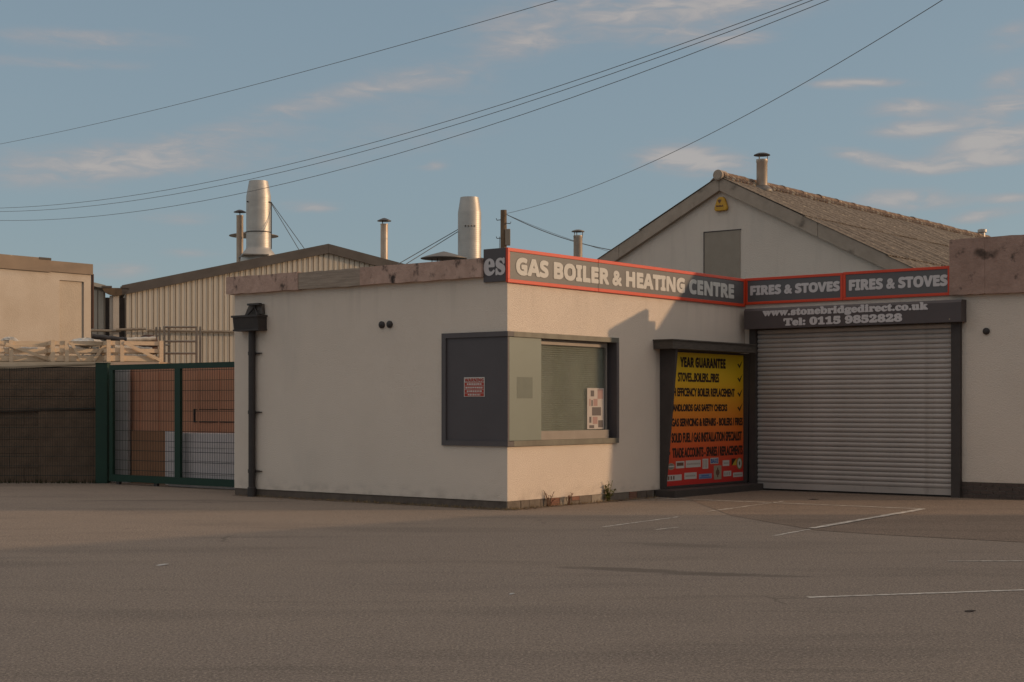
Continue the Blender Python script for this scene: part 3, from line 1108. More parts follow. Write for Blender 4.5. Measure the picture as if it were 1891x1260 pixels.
f.lathe([(0.062, 0.0), (0.078, 0.0), (0.078, 0.16), (0.062, 0.17)], -5.705, -0.075, 12)
f.build('pipe_collar', M['iron'], dpo)

# ---- round wall vents
for (p_, z_, q_) in ((-2.625, 2.937, 0.0), (-2.45, 2.937, 0.0), (4.738, 2.891, BQ)):
    f = MB()
    pr = [(0.058, 0), (0.060, -0.03), (0.045, -0.045), (0.03, -0.05)]
    n = 16
    vs = []
    for rr, dq in pr:
        for i in range(n):
            a = 2 * math.pi * i / n
            vs.append((p_ + rr * math.cos(a), q_ + dq, z_ + rr * math.sin(a)))
    fs = [(k * n + i, k * n + (i + 1) % n, (k + 1) * n + (i + 1) % n, (k + 1) * n + i) for k in range(3) for i in range(n)]
    fs.append(tuple(range(3 * n, 4 * n)))
    f.add(vs, fs, True)
    f.tube([(p_ + 0.012, q_ - 0.048, z_ - 0.012), (p_ + 0.016, q_ - 0.066, z_ - 0.016)], 0.012, 6)
    f.build('wall_vent', M['iron'], shop)

# ---- entrance canopy, tapered fins and step (in front of the return wall)
f = MB()
f.box(0.001, 0.40, 4.12, 7.06, 2.60, 2.742)
f.box(0.001, 0.42, 4.10, 7.062, 2.7425, 2.765)
f.build('canopy', M['canopy'], shop)
f = MB()
f.prism([(0.001, 0.135), (0.10, 0.135), (0.335, 2.599), (0.001, 2.599)], 'y', 4.33, 4.40)
f.build('side_fin', M['dark_trim'], shop)
f = MB()
f.prism([(0.001, 0.135), (0.10, 0.135), (0.16, 2.599), (0.001, 2.599)], 'y', 7.24, 7.34)
f.build('side_fin', M['dark_trim'], shop)
f = MB()
f.box(0.001, 0.42, 4.17, BQ - 0.03, -0.02, 0.13)
bevel(f.build('entrance_step', M['dark_trim'], shop), 0.01)
f = MB()
f.box(0.001, 0.06, 4.44, 7.24, 2.566, 2.599)
f.box(0.001, 0.06, 4.44, 7.24, 0.135, 0.175)
f.build('poster_frame', M['dark_trim'], shop)

# ---- roller shutter
rs = bpy.data.objects.new('roller_shutter', None)
COL.objects.link(rs)
rs.parent = shop
f = MB()
f.prism([(BQ - 0.25, 3.06), (BQ - 0.25, 3.40), (BQ - 0.21, 3.448), (BQ - 0.001, 3.448), (BQ - 0.001, 3.06)], 'x', 0.12, 4.38)
f.build('shutter_housing', M['housing'], rs)
f = MB()
f.box(4.14, 4.30, BQ - 0.10, BQ + 0.05, 0, 3.06)
f.build('guide_rail', M['dark_trim'], rs)
f = MB()
f.box(0.15, 0.285, BQ - 0.10, BQ + 0.05, 0, 3.06)
f.build('guide_rail', M['dark_trim'], rs)
NS = 33
z0, z1 = 0.15, 3.055
st = (z1 - z0) / NS
sm = MB()
prof = [(0.03, 0.0), (-0.002, 0.003), (-0.014, st * 0.22), (-0.020, st * 0.5), (-0.014, st * 0.78), (0.002, st - 0.006), (0.012, st - 0.001), (0.03, st)]
n = len(prof)
vs = [(x, BQ + a, b_) for x in (0.286, 4.139) for a, b_ in prof]
sm.add(vs, [tuple(range(n)), tuple(range(2 * n - 1, n - 1, -1))])
sm.add(vs, [(i, (i + 1) % n, n + (i + 1) % n, n + i) for i in range(n)], True)
sme = sm.mesh('slat', M['slat'])
for k in range(NS):
    place(sme, 'slat', rs, (0, random.uniform(-.0025, .0025), z0 + k * st))
f = MB()
f.box(0.286, 4.139, BQ - 0.016, BQ + 0.03, 0.035, 0.149)
f.build('bottom_rail', M['slat'], rs)
f = MB()
f.box(0.286, 4.139, BQ - 0.012, BQ + 0.02, 0.0, 0.034)
f.build('rubber_seal', M['black'], rs)
for i, (a, e, x) in enumerate(((0.55, 0.64, 1.55),)):
    pass
f = MB()
f.box(4.165, 4.185, BQ - 0.252, BQ - 0.249, 3.10, 3.12)
f.build('rivet', M['print_beige'], rs)
lettering('www.stonebridgedirect.co.uk', 'serif', 0.52, 3.79, 3.255, 3.432, 0.2535 - BQ, 'q', rs, M['letter_grey'], 0.011, 'web_address', 1.02)
lettering('Tel: 0115 9852828', 'serif', 0.96, 3.31, 3.095, 3.247, 0.2535 - BQ, 'q', rs, M['letter_grey'], 0.012, 'phone_number', 1.02)


# ---- flues standing on the shop roof
def guy(pts, parent, m='cable', r=0.008):
    f = MB()
    f.tube(pts, r, 5)
    return f.build('guy_wire', M[m], parent)


f = MB()
fx, fy = -3.95, 3.83
f.lathe([(0.0, 5.545), (0.165, 5.545), (0.168, 5.56), (0.175, 5.56), (0.218, 5.29), (0.222, 5.27), (0.222, 3.95), (0.30, 3.72)], fx, fy, 32)
fl = f.build('flue', M['galv'], shop, 'wide silver flue with tapered top')
f = MB()
for i in range(34):
    z = 3.98 + i * 0.038
    f.lathe([(0.2215, z), (0.2230, z + 0.006), (0.2215, z + 0.012)], fx, fy, 32)
f.build('seam_ring', M['galv'], fl, kind='stuff')
f = MB()
for a in (-70, -55, -40, -25, 195):
    f.box(fx + 0.222 * math.cos(R(a)) - 0.012, fx + 0.222 * math.cos(R(a)) + 0.012, fy + 0.222 * math.sin(R(a)) - .012, fy + 0.222 * math.sin(R(a)) + .012, 4.985, 5.01)
f.build('clamp', M['cap_dark'], fl)
guy([(fx - 0.22, fy - 0.02, 4.99), (-4.82, 2.2, 4.0), (-5.0, 1.9, 3.73)], fl)
guy([(fx - 0.22, fy + 0.02, 4.97), (-4.55, 2.2, 4.0), (-4.70, 1.9, 3.73)], fl)

cw = MB()
cx, cy = -3.55, 2.62
cw.lathe([(0.12, 3.72), (0.12, 4.15)], cx, cy, 16)
cwo = cw.build('vent_cowl', M['cap_grey'], shop, 'low wide conical vent cowl')
f = MB()
f.lathe([(0.0, 4.415), (0.05, 4.405), (0.30, 4.335), (0.425, 4.29), (0.425, 4.280), (0.0, 4.27)], cx, cy, 32)
f.build('cowl_cap', M['cap_grey'], cwo)
for dx, dy in ((-0.2, -0.1), (0.0, -0.18), (0.16, 0.1), (-0.16, 0.15)):
    f = MB()
    f.tube([(cx + dx, cy + dy, 3.72), (cx + dx, cy + dy, 4.30)], 0.008, 5)
    f.build('cowl_leg', M['cap_dark'], cwo)

f = MB()
cx, cy = -3.09, 6.16
f.lathe([(0.088, 3.72), (0.088, 4.94), (0.092, 4.95), (0.092, 4.985), (0.075, 4.985), (0.075, 4.7)], cx, cy, 20)
fl = f.build('flue', M['flue_rust'], shop, 'slim capped flue behind the long sign')
f = MB()
f.lathe([(0.0, 5.105), (0.05, 5.10), (0.125, 5.075), (0.13, 5.058), (0.0, 5.055)], cx, cy, 20)
f.build('flue_cap', M['cap_grey'], fl)
for a in (20, 140, 260):
    f = MB()
    f.tube([(cx + 0.085 * math.cos(R(a)), cy + .085 * math.sin(R(a)), 4.93), (cx + 0.10 * math.cos(R(a)), cy + .10 * math.sin(R(a)), 5.065)], 0.009, 5)
    f.build('cap_strut', M['cap_grey'], fl)

# =================================================================== SIGNS
def framed_sign(name, label, face, u0, u1, zb, zt, off, bw, parts=1, group=None, split=None):
    t = thing(name, label, 'sign', P0, ROT, group)

    def bx(f, a, e, z0, z1, d0, d1):
        if face == 'q':
            f.box(a, e, -d1, -d0, z0, z1)
        else:
            f.box(d0, d1, a, e, z0, z1)
    cuts = [u0] + ([split] if split else []) + [u1]
    for i in range(len(cuts) - 1):
        a = cuts[i] + (0.004 if i else bw)
        e = cuts[i + 1] - (0.004 if i < len(cuts) - 2 else bw)
        f = MB()
        bx(f, a, e, zb + bw, zt - bw, off, off + 0.03 + (0.002 if i else 0))
        f.build('panel', M['sign_grey'], t)
        for (z0, z1) in ((zb, zb + bw), (zt - bw, zt)):
            f = MB()
            bx(f, cuts[i] + (0.004 if i else 0), cuts[i + 1] - (0.004 if i < len(cuts) - 2 else 0), z0, z1, off, off + 0.042)
            bevel(f.build('border', M['sign_red'], t), 0.004)
    for (a, e) in ((u0, u0 + bw), (u1 - bw, u1)):
        f = MB()
        bx(f, a, e, zb + bw, zt - bw, off, off + 0.042)
        bevel(f.build('border', M['sign_red'], t), 0.004)
    if split:
        f = MB()
        bx(f, split - 0.004, split + 0.004, zb, zt, off, off + 0.02)
        f.build('joint_strip', M['black'], t)
    return t


gs = framed_sign('gas_boiler_sign', 'long grey sign with red border reading GAS BOILER & HEATING CENTRE', 'p', -0.045, 7.29, 3.50, 4.035, 0.003, 0.055, split=2.387)
lettering('GAS BOILER & HEATING CENTRE', 'sans', 0.165, 6.87, 3.628, 3.905, 0.0375, 'p', gs, M['letter'], 0.016, space=0.97)
fs1 = framed_sign('fires_and_stoves_sign', 'left one of two red bordered FIRES & STOVES signs above the shutter', 'q', 0.03, 2.062, 3.54, 4.045, 0.003 - BQ, 0.05, group='fires and stoves signs')
lettering('FIRES & STOVES', 'sans', 0.135, 2.0, 3.71, 3.90, 0.0355 - BQ, 'q', fs1, M['letter_grey'], 0.012, space=1.0)
fs2 = framed_sign('fires_and_stoves_sign', 'right one of two red bordered FIRES & STOVES signs next to pink parapet', 'q', 2.068, 4.107, 3.54, 4.055, 0.004 - BQ, 0.05, group='fires and stoves signs')
lettering('FIRES & STOVES', 'sans', 2.18, 4.055, 3.705, 3.91, 0.0365 - BQ, 'q', fs2, M['letter_grey'], 0.012, space=1.0)
es = thing('corner_sign', 'dark grey sign end with pale letters es at the building corner', 'sign', P0, ROT)
f = MB()
f.box(-0.44, -0.001, -0.045, -0.002, 3.52, 4.035)
bevel(f.build('panel', M['panel_dark'], es), 0.004)
lettering('es', 'serif', -0.432, -0.004, 3.615, 3.885, 0.0485, 'q', es, M['letter_grey'], 0.013)

# ---- services poster beside the entrance
pb = thing('services_board', 'yellow to red printed board listing gas services under dark canopy', 'sign', P0, ROT)
f = MB()
f.box(0.002, 0.028, 4.44, 7.237, 0.176, 2.565)
f.build('board', M['poster'], pb)
for txt, a, e, z0, z1 in (('YEAR GUARANTEE', 4.96, 6.57, 2.297, 2.486), ('STOVES...BOILERS...FIRES', 4.885, 6.33, 2.036, 2.205), ('HIGH EFFICENCY BOILER REPLACEMENT', 4.50, 6.913, 1.77, 1.929),
                          ('LANDLORDS GAS SAFETY CHECKS', 4.655, 6.63, 1.501, 1.635), ('GAS SERVICING & REPAIRS - BOILERS / FIRES', 4.67, 7.215, 1.230, 1.380),
                          ('SOLID FUEL / GAS INSTALLATION SPECIALIST', 4.67, 7.18, 0.940, 1.120), ('TRADE ACCOUNTS - SPARES / REPLACEMENTS', 4.695, 7.21, 0.669, 0.850)):
    lettering(txt, 'sans' if txt.startswith('YEAR') else 'plain', a, e, z0, z1, 0.0285, 'p', pb, M['print_black'], 0.009, 'service_line')
for z in (2.39, 2.125, 1.845, 1.57):
    f = MB()
    f.add([(0.0288, 7.01, z), (0.0288, 7.05, z + 0.02), (0.0288, 7.085, z - 0.02), (0.0288, 7.215, z + 0.09), (0.0288, 7.10, z - 0.075)], [(0, 1, 2, 4), (2, 3, 4)])
    f.build('tick_mark', M['print_black'], pb)
f = MB()
f.lathe([(0.0, 0.0), (0.03, 0.0)], 0, 0, 10)
bm_ = MB()
bm_.add([(0.029, 4.60 + 0.035 * math.cos(2 * math.pi * i / 10), 0.76 + 0.035 * math.sin(2 * math.pi * i / 10)) for i in range(10)], [tuple(range(10))])
bm_.build('bullet_dot', M['print_black'], pb)
logos = [('oval', 4.66, 0.522, 0.226, 0.121), ('w', 4.96, 0.545, 0.288, 0.127), ('w', 5.41, 0.549, 0.517, 0.129), ('w', 5.835, 0.537, 0.202, 0.183), ('baxi', 6.159, 0.582, 0.293, 0.111),
         ('w', 6.582, 0.527, 0.242, 0.107), ('yk', 6.881, 0.543, 0.177, 0.129), ('ov2', 7.09, 0.506, 0.21, 0.225), ('w3', 4.768, 0.318, 0.489, 0.106), ('w', 5.315, 0.334, 0.421, 0.118),
         ('blue', 5.836, 0.308, 0.454, 0.091), ('beige', 6.277, 0.362, 0.274, 0.259), ('wr', 6.635, 0.328, 0.285, 0.101), ('w', 7.03, 0.294, 0.36, 0.086)]


def ell(uc, zc, ru, rz, d, n=20):
    f = MB()
    ring = [(uc + ru * math.cos(2 * math.pi * i / n), zc + rz * math.sin(2 * math.pi * i / n)) for i in range(n)]
    f.prism(ring, 'x', 0.0282, d)
    return f


for i, (kind, uc, zc, wd, ht) in enumerate(logos):
    a, e, z0, z1 = uc - wd / 2, uc + wd / 2, zc - ht / 2, zc + ht / 2
    if kind == 'oval':
        lg = ell(uc, zc, wd / 2, ht / 2, 0.0295).build('logo_sticker', M['print_beige'], pb)
        f = ell(uc, zc, wd / 2.6, ht / 2.8, 0.0300)
        f.build('logo_print', M['print_grey'], lg)
        f = MB()
        f.box(0.0300, 0.0305, a + 0.02, e - 0.02, zc - 0.012, zc + 0.012)
        f.build('logo_print', M['print_white'], lg)
        continue
    if kind == 'ov2':
        lg = ell(uc, zc, wd / 2, ht / 2, 0.0295).build('logo_sticker', M['print_green'], pb)
        ell(uc, zc, wd / 2.7, ht / 2.5, 0.0300).build('logo_print', M['print_white'], lg)
        ell(uc, zc + 0.01, wd / 7, ht / 5.5, 0.0305, 8).build('logo_print', M['print_green'], lg)
        ell(uc, zc - 0.01, wd / 12, ht / 7, 0.0310, 8).build('logo_print', M['print_black'], lg)
        continue
    f = MB()
    f.box(0.0282, 0.0295, a, e, z0, z1)
    lg = f.build('logo_sticker', {'w': M['print_white'], 'baxi': M['print_white'], 'w3': M['print_white'], 'wr': M['print_white'], 'yk': M['print_black'], 'blue': M['print_sky'], 'beige': M['print_beige']}[kind], pb)
    f = MB()
    m = M['print_grey']
    if kind == 'baxi':
        lettering('BAXI', 'sans', a + 0.015, e - 0.015, z0 + 0.014, z1 - 0.014, 0.030, 'p', lg, M['print_blue'], 0.005, 'logo_print')
        continue
    if kind == 'yk':
        f.add([(0.0300, a + 0.02, z0), (0.0300, e, z0), (0.0300, e, z1)], [(0, 1, 2)])
        m = M['print_yellow']
    elif kind == 'w3':
        for k in range(3):
            f.box(0.0296, 0.0302, a + 0.03 + k * 0.085, a + 0.075 + k * 0.085, z0 + 0.02, z1 - 0.02)
        m = M['print_brown']
    elif kind == 'beige':
        f = ell(uc, zc, 0.07, 0.06, 0.0302, 9)
        f.box(0.0296, 0.0301, uc - 0.02, uc + 0.02, zc - 0.09, zc + 0.09)
        m = M['print_brown']
    elif kind == 'blue':
        f.box(0.0296, 0.0302, a + 0.02, e - 0.03, z0 + 0.012, z0 + 0.03)
        f.box(0.0296, 0.0302, a + 0.08, e - 0.10, z0 + 0.040, z1 - 0.02)
        m = M['print_blue']
    elif kind == 'wr':
        for k in range(3):
            f.box(0.0296, 0.0302, a + 0.03 + k * 0.08, a + 0.07 + k * 0.08, z0 + 0.02, z1 - 0.025)
        m = M['print_dim']
    elif i == 1:
        f.box(0.0296, 0.0302, a + 0.03, e - 0.03, zc - 0.02, zc + 0.04)
        m = M['print_brown']
    elif i == 3:
        for k in range(3):
            f.box(0.0296, 0.0302, a + 0.03 + k * 0.05, a + 0.055 + k * 0.05, z0 + 0.02, z1 - 0.02)
        m = M['print_dim']
    else:
        u = a + 0.04
        while u < e - 0.05:
            ln = random.uniform(.02, .05)
            f.box(0.0296, 0.0302, u, min(u + ln, e - 0.03), zc - 0.016, zc + 0.014)
            u += ln + 0.012
        m = M['print_dim']
    f.build('logo_print', m, lg)

# =================================================================== GABLED HALL
hall = thing('gabled_hall', 'white gabled hall with lichen covered corrugated roof behind the shop signs', 'building', P0, ROT)
GP, GZ, SL, GQ, GL = -3.24, 6.80, 0.5, 12.02, 28.4
HL, HR = -9.2, 2.72


def rz_(p):
    return GZ - SL * abs(p - GP)


w = MB()
t_ = 0.2
pl = [(HL + 0.2, 0), (HR - 0.2, 0), (HR - 0.2, rz_(HR - .2) - .12), (GP, GZ - 0.12), (HL + 0.2, rz_(HL + .2) - .12)]
w.prism(pl, 'y', GQ, GQ + 0.25)
w.prism(pl, 'y', GL - 0.25, GL)
w.box(HL + 0.2, HL + 0.45, GQ + 0.25, GL - 0.25, 0, rz_(HL + .2) - .15)
w.box(HR - 0.45, HR - 0.2, GQ + 0.25, GL - 0.25, 0, rz_(HR - .2) - .15)
w.build('wall', M['render'], hall)
# barge boards
for (a, e) in ((GP + 0.006, -0.765), (-0.753, HR + 0.1)):
    f = MB()
    f.prism([(a, rz_(a) + 0.052), (e, rz_(e) + 0.052), (e, rz_(e) - 0.26), (a, rz_(a) - 0.26)], 'y', GQ - 0.12, GQ - 0.002)
    f.build('barge_board', M['barge'], hall)
for (a, e) in ((-6.0, GP - 0.006), (HL - 0.1, -6.012)):
    f = MB()
    f.prism([(a, rz_(a) + 0.052), (e, rz_(e) + 0.052), (e, rz_(e) - 0.26), (a, rz_(a) - 0.26)], 'y', GQ - 0.12, GQ - 0.002)
    f.build('barge_board', M['barge'], hall)
# roof sheets: corrugated, two rows a side
up = (-(-SL), 1.0)
pitch = 0.16
SHW = 1.0


def sheet_mesh(s0, s1, side, wob):
    """s: distance along slope from ridge; x: along slope (horizontal), y: along ridge"""
    f = MB()
    ns = 18
    cosb = 1 / math.hypot(1, SL)
    sinb = SL * cosb
    top = []
    for k in range(ns + 1):
        y = k / ns * (SHW + 0.05)
        h = 0.015 * math.sin(2 * math.pi * y / pitch) + random.uniform(-.004, .004)
        top.append((y, h))
    vs = []
    for s_, lift in ((s0, 0.0 + wob), (s1, 0.012 + wob)):
        for dh in (0.0, -0.01):
            for y, h in top:
                d = h + lift + 0.03 + dh
                x = s_ * cosb + sinb * d
                z = -s_ * sinb + cosb * d
                vs.append((side * x, y, z))
    n = ns + 1
    fs = []
    for k in range(ns):
        fs.append((k, k + 1, 2 * n + k + 1, 2 * n + k))
        fs.append((n + k + 1, n + k, 3 * n + k, 3 * n + k + 1))
        fs.append((2 * n + k, 2 * n + k + 1, 3 * n + k + 1, 3 * n + k))
        fs.append((k + 1, k, n + k, n + k + 1))
    fs.append((0, 2 * n, 3 * n, n))
    fs.append((n - 1, 2 * n - 1, 4 * n - 1, 3 * n - 1))
    f.add(vs, fs, True)
    return f.mesh('roof_sheet', M['roof'])


slen = (HR - GP) * math.hypot(1, SL)
rows = [(0.05, slen * 0.35 + 0.08), (slen * 0.35, slen * 0.68 + 0.08), (slen * 0.68, slen)]
for side in (1, -1):
    var = [[sheet_mesh(a, e, side, 0.014 * (len(rows) - k) * 0.8) for _ in range(3)] for k, (a, e) in enumerate(rows)]
    for k in range(len(rows)):
        i = 0
        y = GQ - 0.14
        while y < GL:
            place(random.choice(var[k]), 'roof_sheet', hall, (GP, y, GZ + random.uniform(-.006, .008) + 0.004 * (i % 2)))
            y += SHW
            i += 1
# ridge caps
rc = []
for v_ in range(3):
    f = MB()
    L0, L1 = 0.0, 1.02
    n = 9
    vs = []
    for j in range(13):
        y = L0 + (L1 - L0) * j / 12
        rr = 0.125 * (1.12 if j in (0, 1) else 1.0) + random.uniform(-.005, .005)
        for i in range(n):
            a = math.pi * (i / (n - 1)) * 1.16 - 0.25
            vs.append((rr * 1.05 * math.cos(a), y, rr * 0.85 * math.sin(a) + 0.07))
    fs = [(j * n + i, j * n + i + 1, (j + 1) * n + i + 1, (j + 1) * n + i) for j in range(12) for i in range(n - 1)]
    f.add(vs, fs, False)
    # scalloped skirt that sits over the corrugations
    for sgn in (1, -1):
        for j in range(6):
            y = 0.06 + j * 0.16
            f.tube([(sgn * 0.12, y, 0.045), (sgn * 0.26, y, -0.045)], 0.05, 6, 0.035)
    rc.append(f.mesh('ridge_cap', M['ridge']))
y = GQ - 0.1
while y < GL - 0.3:
    place(random.choice(rc), 'ridge_cap', hall, (GP, y, GZ + random.uniform(-.008, .012)))
    y += 0.97
f = MB()
f.tube([(GP, GQ - 0.19, GZ + 0.085), (GP, GQ + 0.1, GZ + 0.085)], 0.122, 24)
f.tube([(GP, GQ - 0.20, GZ + 0.085), (GP, GQ - 0.189, GZ + 0.085)], 0.10, 24)
bevel(f.build('ridge_end', M['barge'], hall), 0.01)
# blanked-off opening
f = MB()
f.box(-3.69, -2.75, GQ - 0.018, GQ - 0.002, 4.0, 5.61)
f.build('blank_board', M['blank_board'], hall)
f = MB()
f.box(-3.71, -2.73, GQ - 0.026, GQ - 0.002, 5.61, 5.63)
f.box(-3.71, -3.69, GQ - 0.026, GQ - 0.002, 4.0, 5.61)
f.build('board_edge', M['dark_trim'], hall)
# flue through the roof by the gable
cx, cy = -2.93, 13.35
zb = rz_(cx) + 0.04
f = MB()
f.lathe([(0.128, zb - 0.1), (0.128, 7.32), (0.136, 7.33), (0.136, 7.40), (0.11, 7.40), (0.11, 7.0)], cx, cy, 24)
fl = f.build('flue', M['flue_rust'], hall, 'steel flue with domed cap near the gable end')
f = MB()
f.lathe([(0.0, 7.565), (0.10, 7.55), (0.185, 7.515), (0.195, 7.495), (0.0, 7.49)], cx, cy, 24)
f.build('flue_cap', M['cap_dark'], fl)
for a in (30, 150, 270):
    f = MB()
    f.tube([(cx + 0.12 * math.cos(R(a)), cy + .12 * math.sin(R(a)), 7.33), (cx + 0.13 * math.cos(R(a)), cy + .13 * math.sin(R(a)), 7.51)], 0.011, 5)
    f.build('cap_strut', M['cap_grey'], fl)
f = MB()
f.lathe([(0.25, zb - 0.02), (0.235, zb + 0.02), (0.135, zb + 0.10), (0.128, zb + 0.10)], cx, cy, 24)
f.lathe([(0.25, zb - 0.02), (0.24, zb - 0.06)], cx, cy, 24)
f.build('flashing_collar', M['cap_grey'], fl)
# small ridge vent at the far end
f = MB()
f.lathe([(0.09, 6.6), (0.09, 7.0), (0.14, 7.02), (0.14, 7.10), (0.10, 7.12), (0.0, 7.13)], GP + 0.05, 27.9, 16)
f.build('ridge_vent', M['galv'], hall)

al = thing('alarm_box', 'yellow triangular alarm box high on the white gable', 'alarm', P0, ROT)
ac, az = -3.225, 6.09
shape = [(-0.165, 0.02), (-0.135, -0.015), (0.135, -0.015), (0.17, 0.02), (0.165, 0.07), (0.105, 0.25), (0.06, 0.30), (-0.05, 0.30), (-0.10, 0.25), (-0.16, 0.07)]
f = MB()
f.prism([(ac + a, az + b_) for a, b_ in shape], 'y', GQ - 0.09, GQ - 0.001)
bevel(f.build('cover', M['alarm'], al), 0.02, 3)
lettering('EAGLE', 'sans', ac - 0.11, ac + 0.075, az + 0.075, az + 0.115, 0.0925 - GQ, 'q', al, M['print_brown'], 0.003)
f = MB()
sh = [(0, 0.15), (0.045, 0.21), (0.04, 0.245), (0.015, 0.235), (0, 0.25), (-0.015, 0.235), (-0.04, 0.245), (-0.045, 0.21)]
f.prism([(ac - 0.02 + a, az + b_) for a, b_ in sh], 'y', GQ - 0.0935, GQ - 0.0902)
f.build('emblem', M['print_brown'], al)
f = MB()
u = ac - 0.11
while u < ac + 0.08:
    f.box(u, u + 0.02, GQ - 0.0935, GQ - 0.0902, az + 0.038, az + 0.054)
    u += 0.03
f.build('small_print', M['print_yellow'], al, kind='stuff')

# =================================================================== INDUSTRIAL SHED
SROT = math.atan2(0.29447, 0.95566)
shed = thing('industrial_shed', 'cream ribbed metal shed with low brown edged gable behind the yard', 'building', (-8.87, 48.0, 0), SROT)
AP, AZ_, SS = 3.04, 6.82, 0.231


def sz(s):
    return AZ_ - SS * abs(s - AP)


f = MB()
f.prism([(-3.3, 0), (9.38, 0), (9.38, sz(9.38) - .2), (AP, AZ_ - .2), (-3.3, sz(-3.3) - .2)], 'y', 0.03, 0.2)
f.box(-3.3, -3.1, 0.2, 30, 0, 5.1)
f.box(9.18, 9.38, 0.2, 30, 0, 5.1)
f.prism([(-3.3, 0), (9.38, 0), (9.38, sz(9.38) - .2), (AP, AZ_ - .2), (-3.3, sz(-3.3) - .2)], 'y', 29.8, 30)
f.build('wall', M['clad_rib'], shed)
s = -3.29
pw = 0.1675
while s < 9.3:
    e = s + pw
    f = MB()
    ht = lambda x: sz(x) - 0.27
    y0, y1 = 0.028, -0.012
    for (a, b_, ya, yb) in ((s + 0.006, s + 0.018, y0, y1), (s + 0.018, e - 0.045, y1, y1), (e - 0.045, e - 0.034, y1, y1 - 0.009), (e - 0.034, e - 0.020, y1 - 0.009, y1 - 0.009), (e - 0.020, e - 0.008, y1 - 0.009, y0)):
        f.add([(a, ya, 0.0), (b_, yb, 0.0), (b_, yb, ht(b_)), (a, ya, ht(a))], [(0, 1, 2, 3)])
    f.build('cladding_panel', M['clad'], shed)
    s = e
for (a, e) in ((-3.42, AP - 0.003), (AP + 0.003, 9.5)):
    f = MB()
    f.prism([(a, sz(a) + 0.02), (e, sz(e) + 0.02), (e, sz(e) - 0.28), (a, sz(a) - 0.28)], 'y', -0.12, 0.028)
    f.build('verge_trim', M['clad_trim'], shed)
for (a, e) in ((-3.42, AP), (AP, 9.5)):
    f = MB()
    f.prism([(a, sz(a) + 0.01), (e, sz(e) + 0.01), (e, sz(e) - 0.08), (a, sz(a) - 0.08)], 'y', 0.03, 30)
    f.build('roof', M['clad_grey'], shed)
f = MB()
f.tube([(-6.2, -0.12, 3.93), (-3.45, -0.12, 3.93)], 0.04, 8)
f.tube([(-3.6, -0.16, 3.96), (-2.7, -0.16, 4.0)], 0.04, 8)
f.tube([(-2.65, -0.12, 3.96), (0.6, -0.12, 3.95)], 0.04, 8)
f.build('service_pipe', M['tube_metal'], shed)
# second bay across the valley gutter
f = MB()
f.prism([(-10.6, 0), (-3.9, 0), (-3.9, 5.18), (-10.6, 6.7)], 'y', 0.33, 0.5)
f.build('wall', M['clad_rib'], shed)
s = -10.4
while s < -3.95:
    e = s + 0.19
    f = MB()
    ht = lambda x: 5.20 + (-3.9 - x) * SS - 0.06
    y0, y1 = 0.328, 0.285
    for (a, b_, ya, yb) in ((s + 0.005, s + 0.015, y0, y1), (s + 0.015, e - 0.04, y1, y1), (e - 0.04, e - 0.03, y1, y1 - 0.008), (e - 0.03, e - 0.018, y1 - .008, y1 - .008), (e - 0.018, e - 0.008, y1 - 0.008, y0)):
        f.add([(a, ya, 0), (b_, yb, 0), (b_, yb, ht(b_)), (a, ya, ht(a))], [(0, 1, 2, 3)])
    f.build('cladding_panel', M['clad_grey'], shed)
    s = e
f = MB()
f.prism([(-10.8, 6.95), (-3.9, 5.36), (-3.9, 5.24), (-10.8, 6.83)], 'y', 0.15, 30)
f.build('roof', M['clad_grey'], shed)
f = MB()     # dark recess between the bays, closed off behind
f.box(-3.9, -3.31, 0.5, 0.6, 0, 5.0)
f.build('valley_back', M['clad_trim'], shed)
f = MB()
f.box(-3.68, -3.50, -0.02, 0.2, 0, 5.05)
f.box(-3.78, -3.681, 0.05, 0.2, 0, 5.03)
f.build('corner_post', M['cream'], shed)
f = MB()     # half round end of the valley gutter
n = 12
ring = [(-3.6 + 0.40 * math.cos(math.pi + math.pi * i / n), 5.26 + 0.24 * math.sin(math.pi + math.pi * i / n)) for i in range(n + 1)]
f.prism(ring, 'y', -0.12, 0.0)
f.build('valley_gutter', M['gutter'], shed)
f = MB()
f.box(-4.02, -3.72, -0.14, 0.3, 5.262, 5.32)
f.box(-3.46, -3.2, -0.14, 0.1, 5.262, 5.31)
f.build('gutter_lip', M['clad_trim'], shed)


def wloc(X, Y):
    x = X + 8.87
    y = Y - 48.0
    c, s_ = 0.95566, 0.29447
    return x * c + y * s_, -x * s_ + y * c


cx, cy = wloc(-8.723, 52.0)
f = MB()
f.lathe([(0.0, 9.30), (0.30, 9.30), (0.315, 9.335), (0.325, 9.335), (0.415, 8.84), (0.42, 8.8), (0.42, 7.05), (0.44, 6.98), (0.60, 6.78), (0.62, 6.55), (0.62, 6.2)], cx, cy, 36)
fl = f.build('flue', M['galv'], shed, 'big silver flue with tapered top')
f = MB()
for i in range(30):
    z = 7.10 + i * 0.056
    f.lathe([(0.4195, z), (0.4225, z + 0.009), (0.4195, z + 0.018)], cx, cy, 36)
f.build('seam_ring', M['galv'], fl, kind='stuff')
f = MB()
f.lathe([(0.42, 7.555), (0.447, 7.56), (0.447, 7.585), (0.42, 7.59)], cx, cy, 36)
f.build('flue_band', M['cap_dark'], fl)
f = MB()
for a in (-40, -25, 205):
    f.tube([(cx + 0.40 * math.cos(R(a)), cy + .40 * math.sin(R(a)), 8.58), (cx + 0.47 * math.cos(R(a)), cy + .47 * math.sin(R(a)), 8.60)], 0.022, 6)
f.tube([(cx + 0.41, cy - 0.22, 7.0), (cx + 0.41, cy - 0.22, 8.58)], 0.016, 6)
f.build('bracket', M['cap_dark'], fl)
f = MB()
f.box(cx - 0.62, cx + 0.25, cy - 0.75, cy + 0.6, 6.72, 6.76)
f.build('flashing_plate', M['cap_grey'], fl)
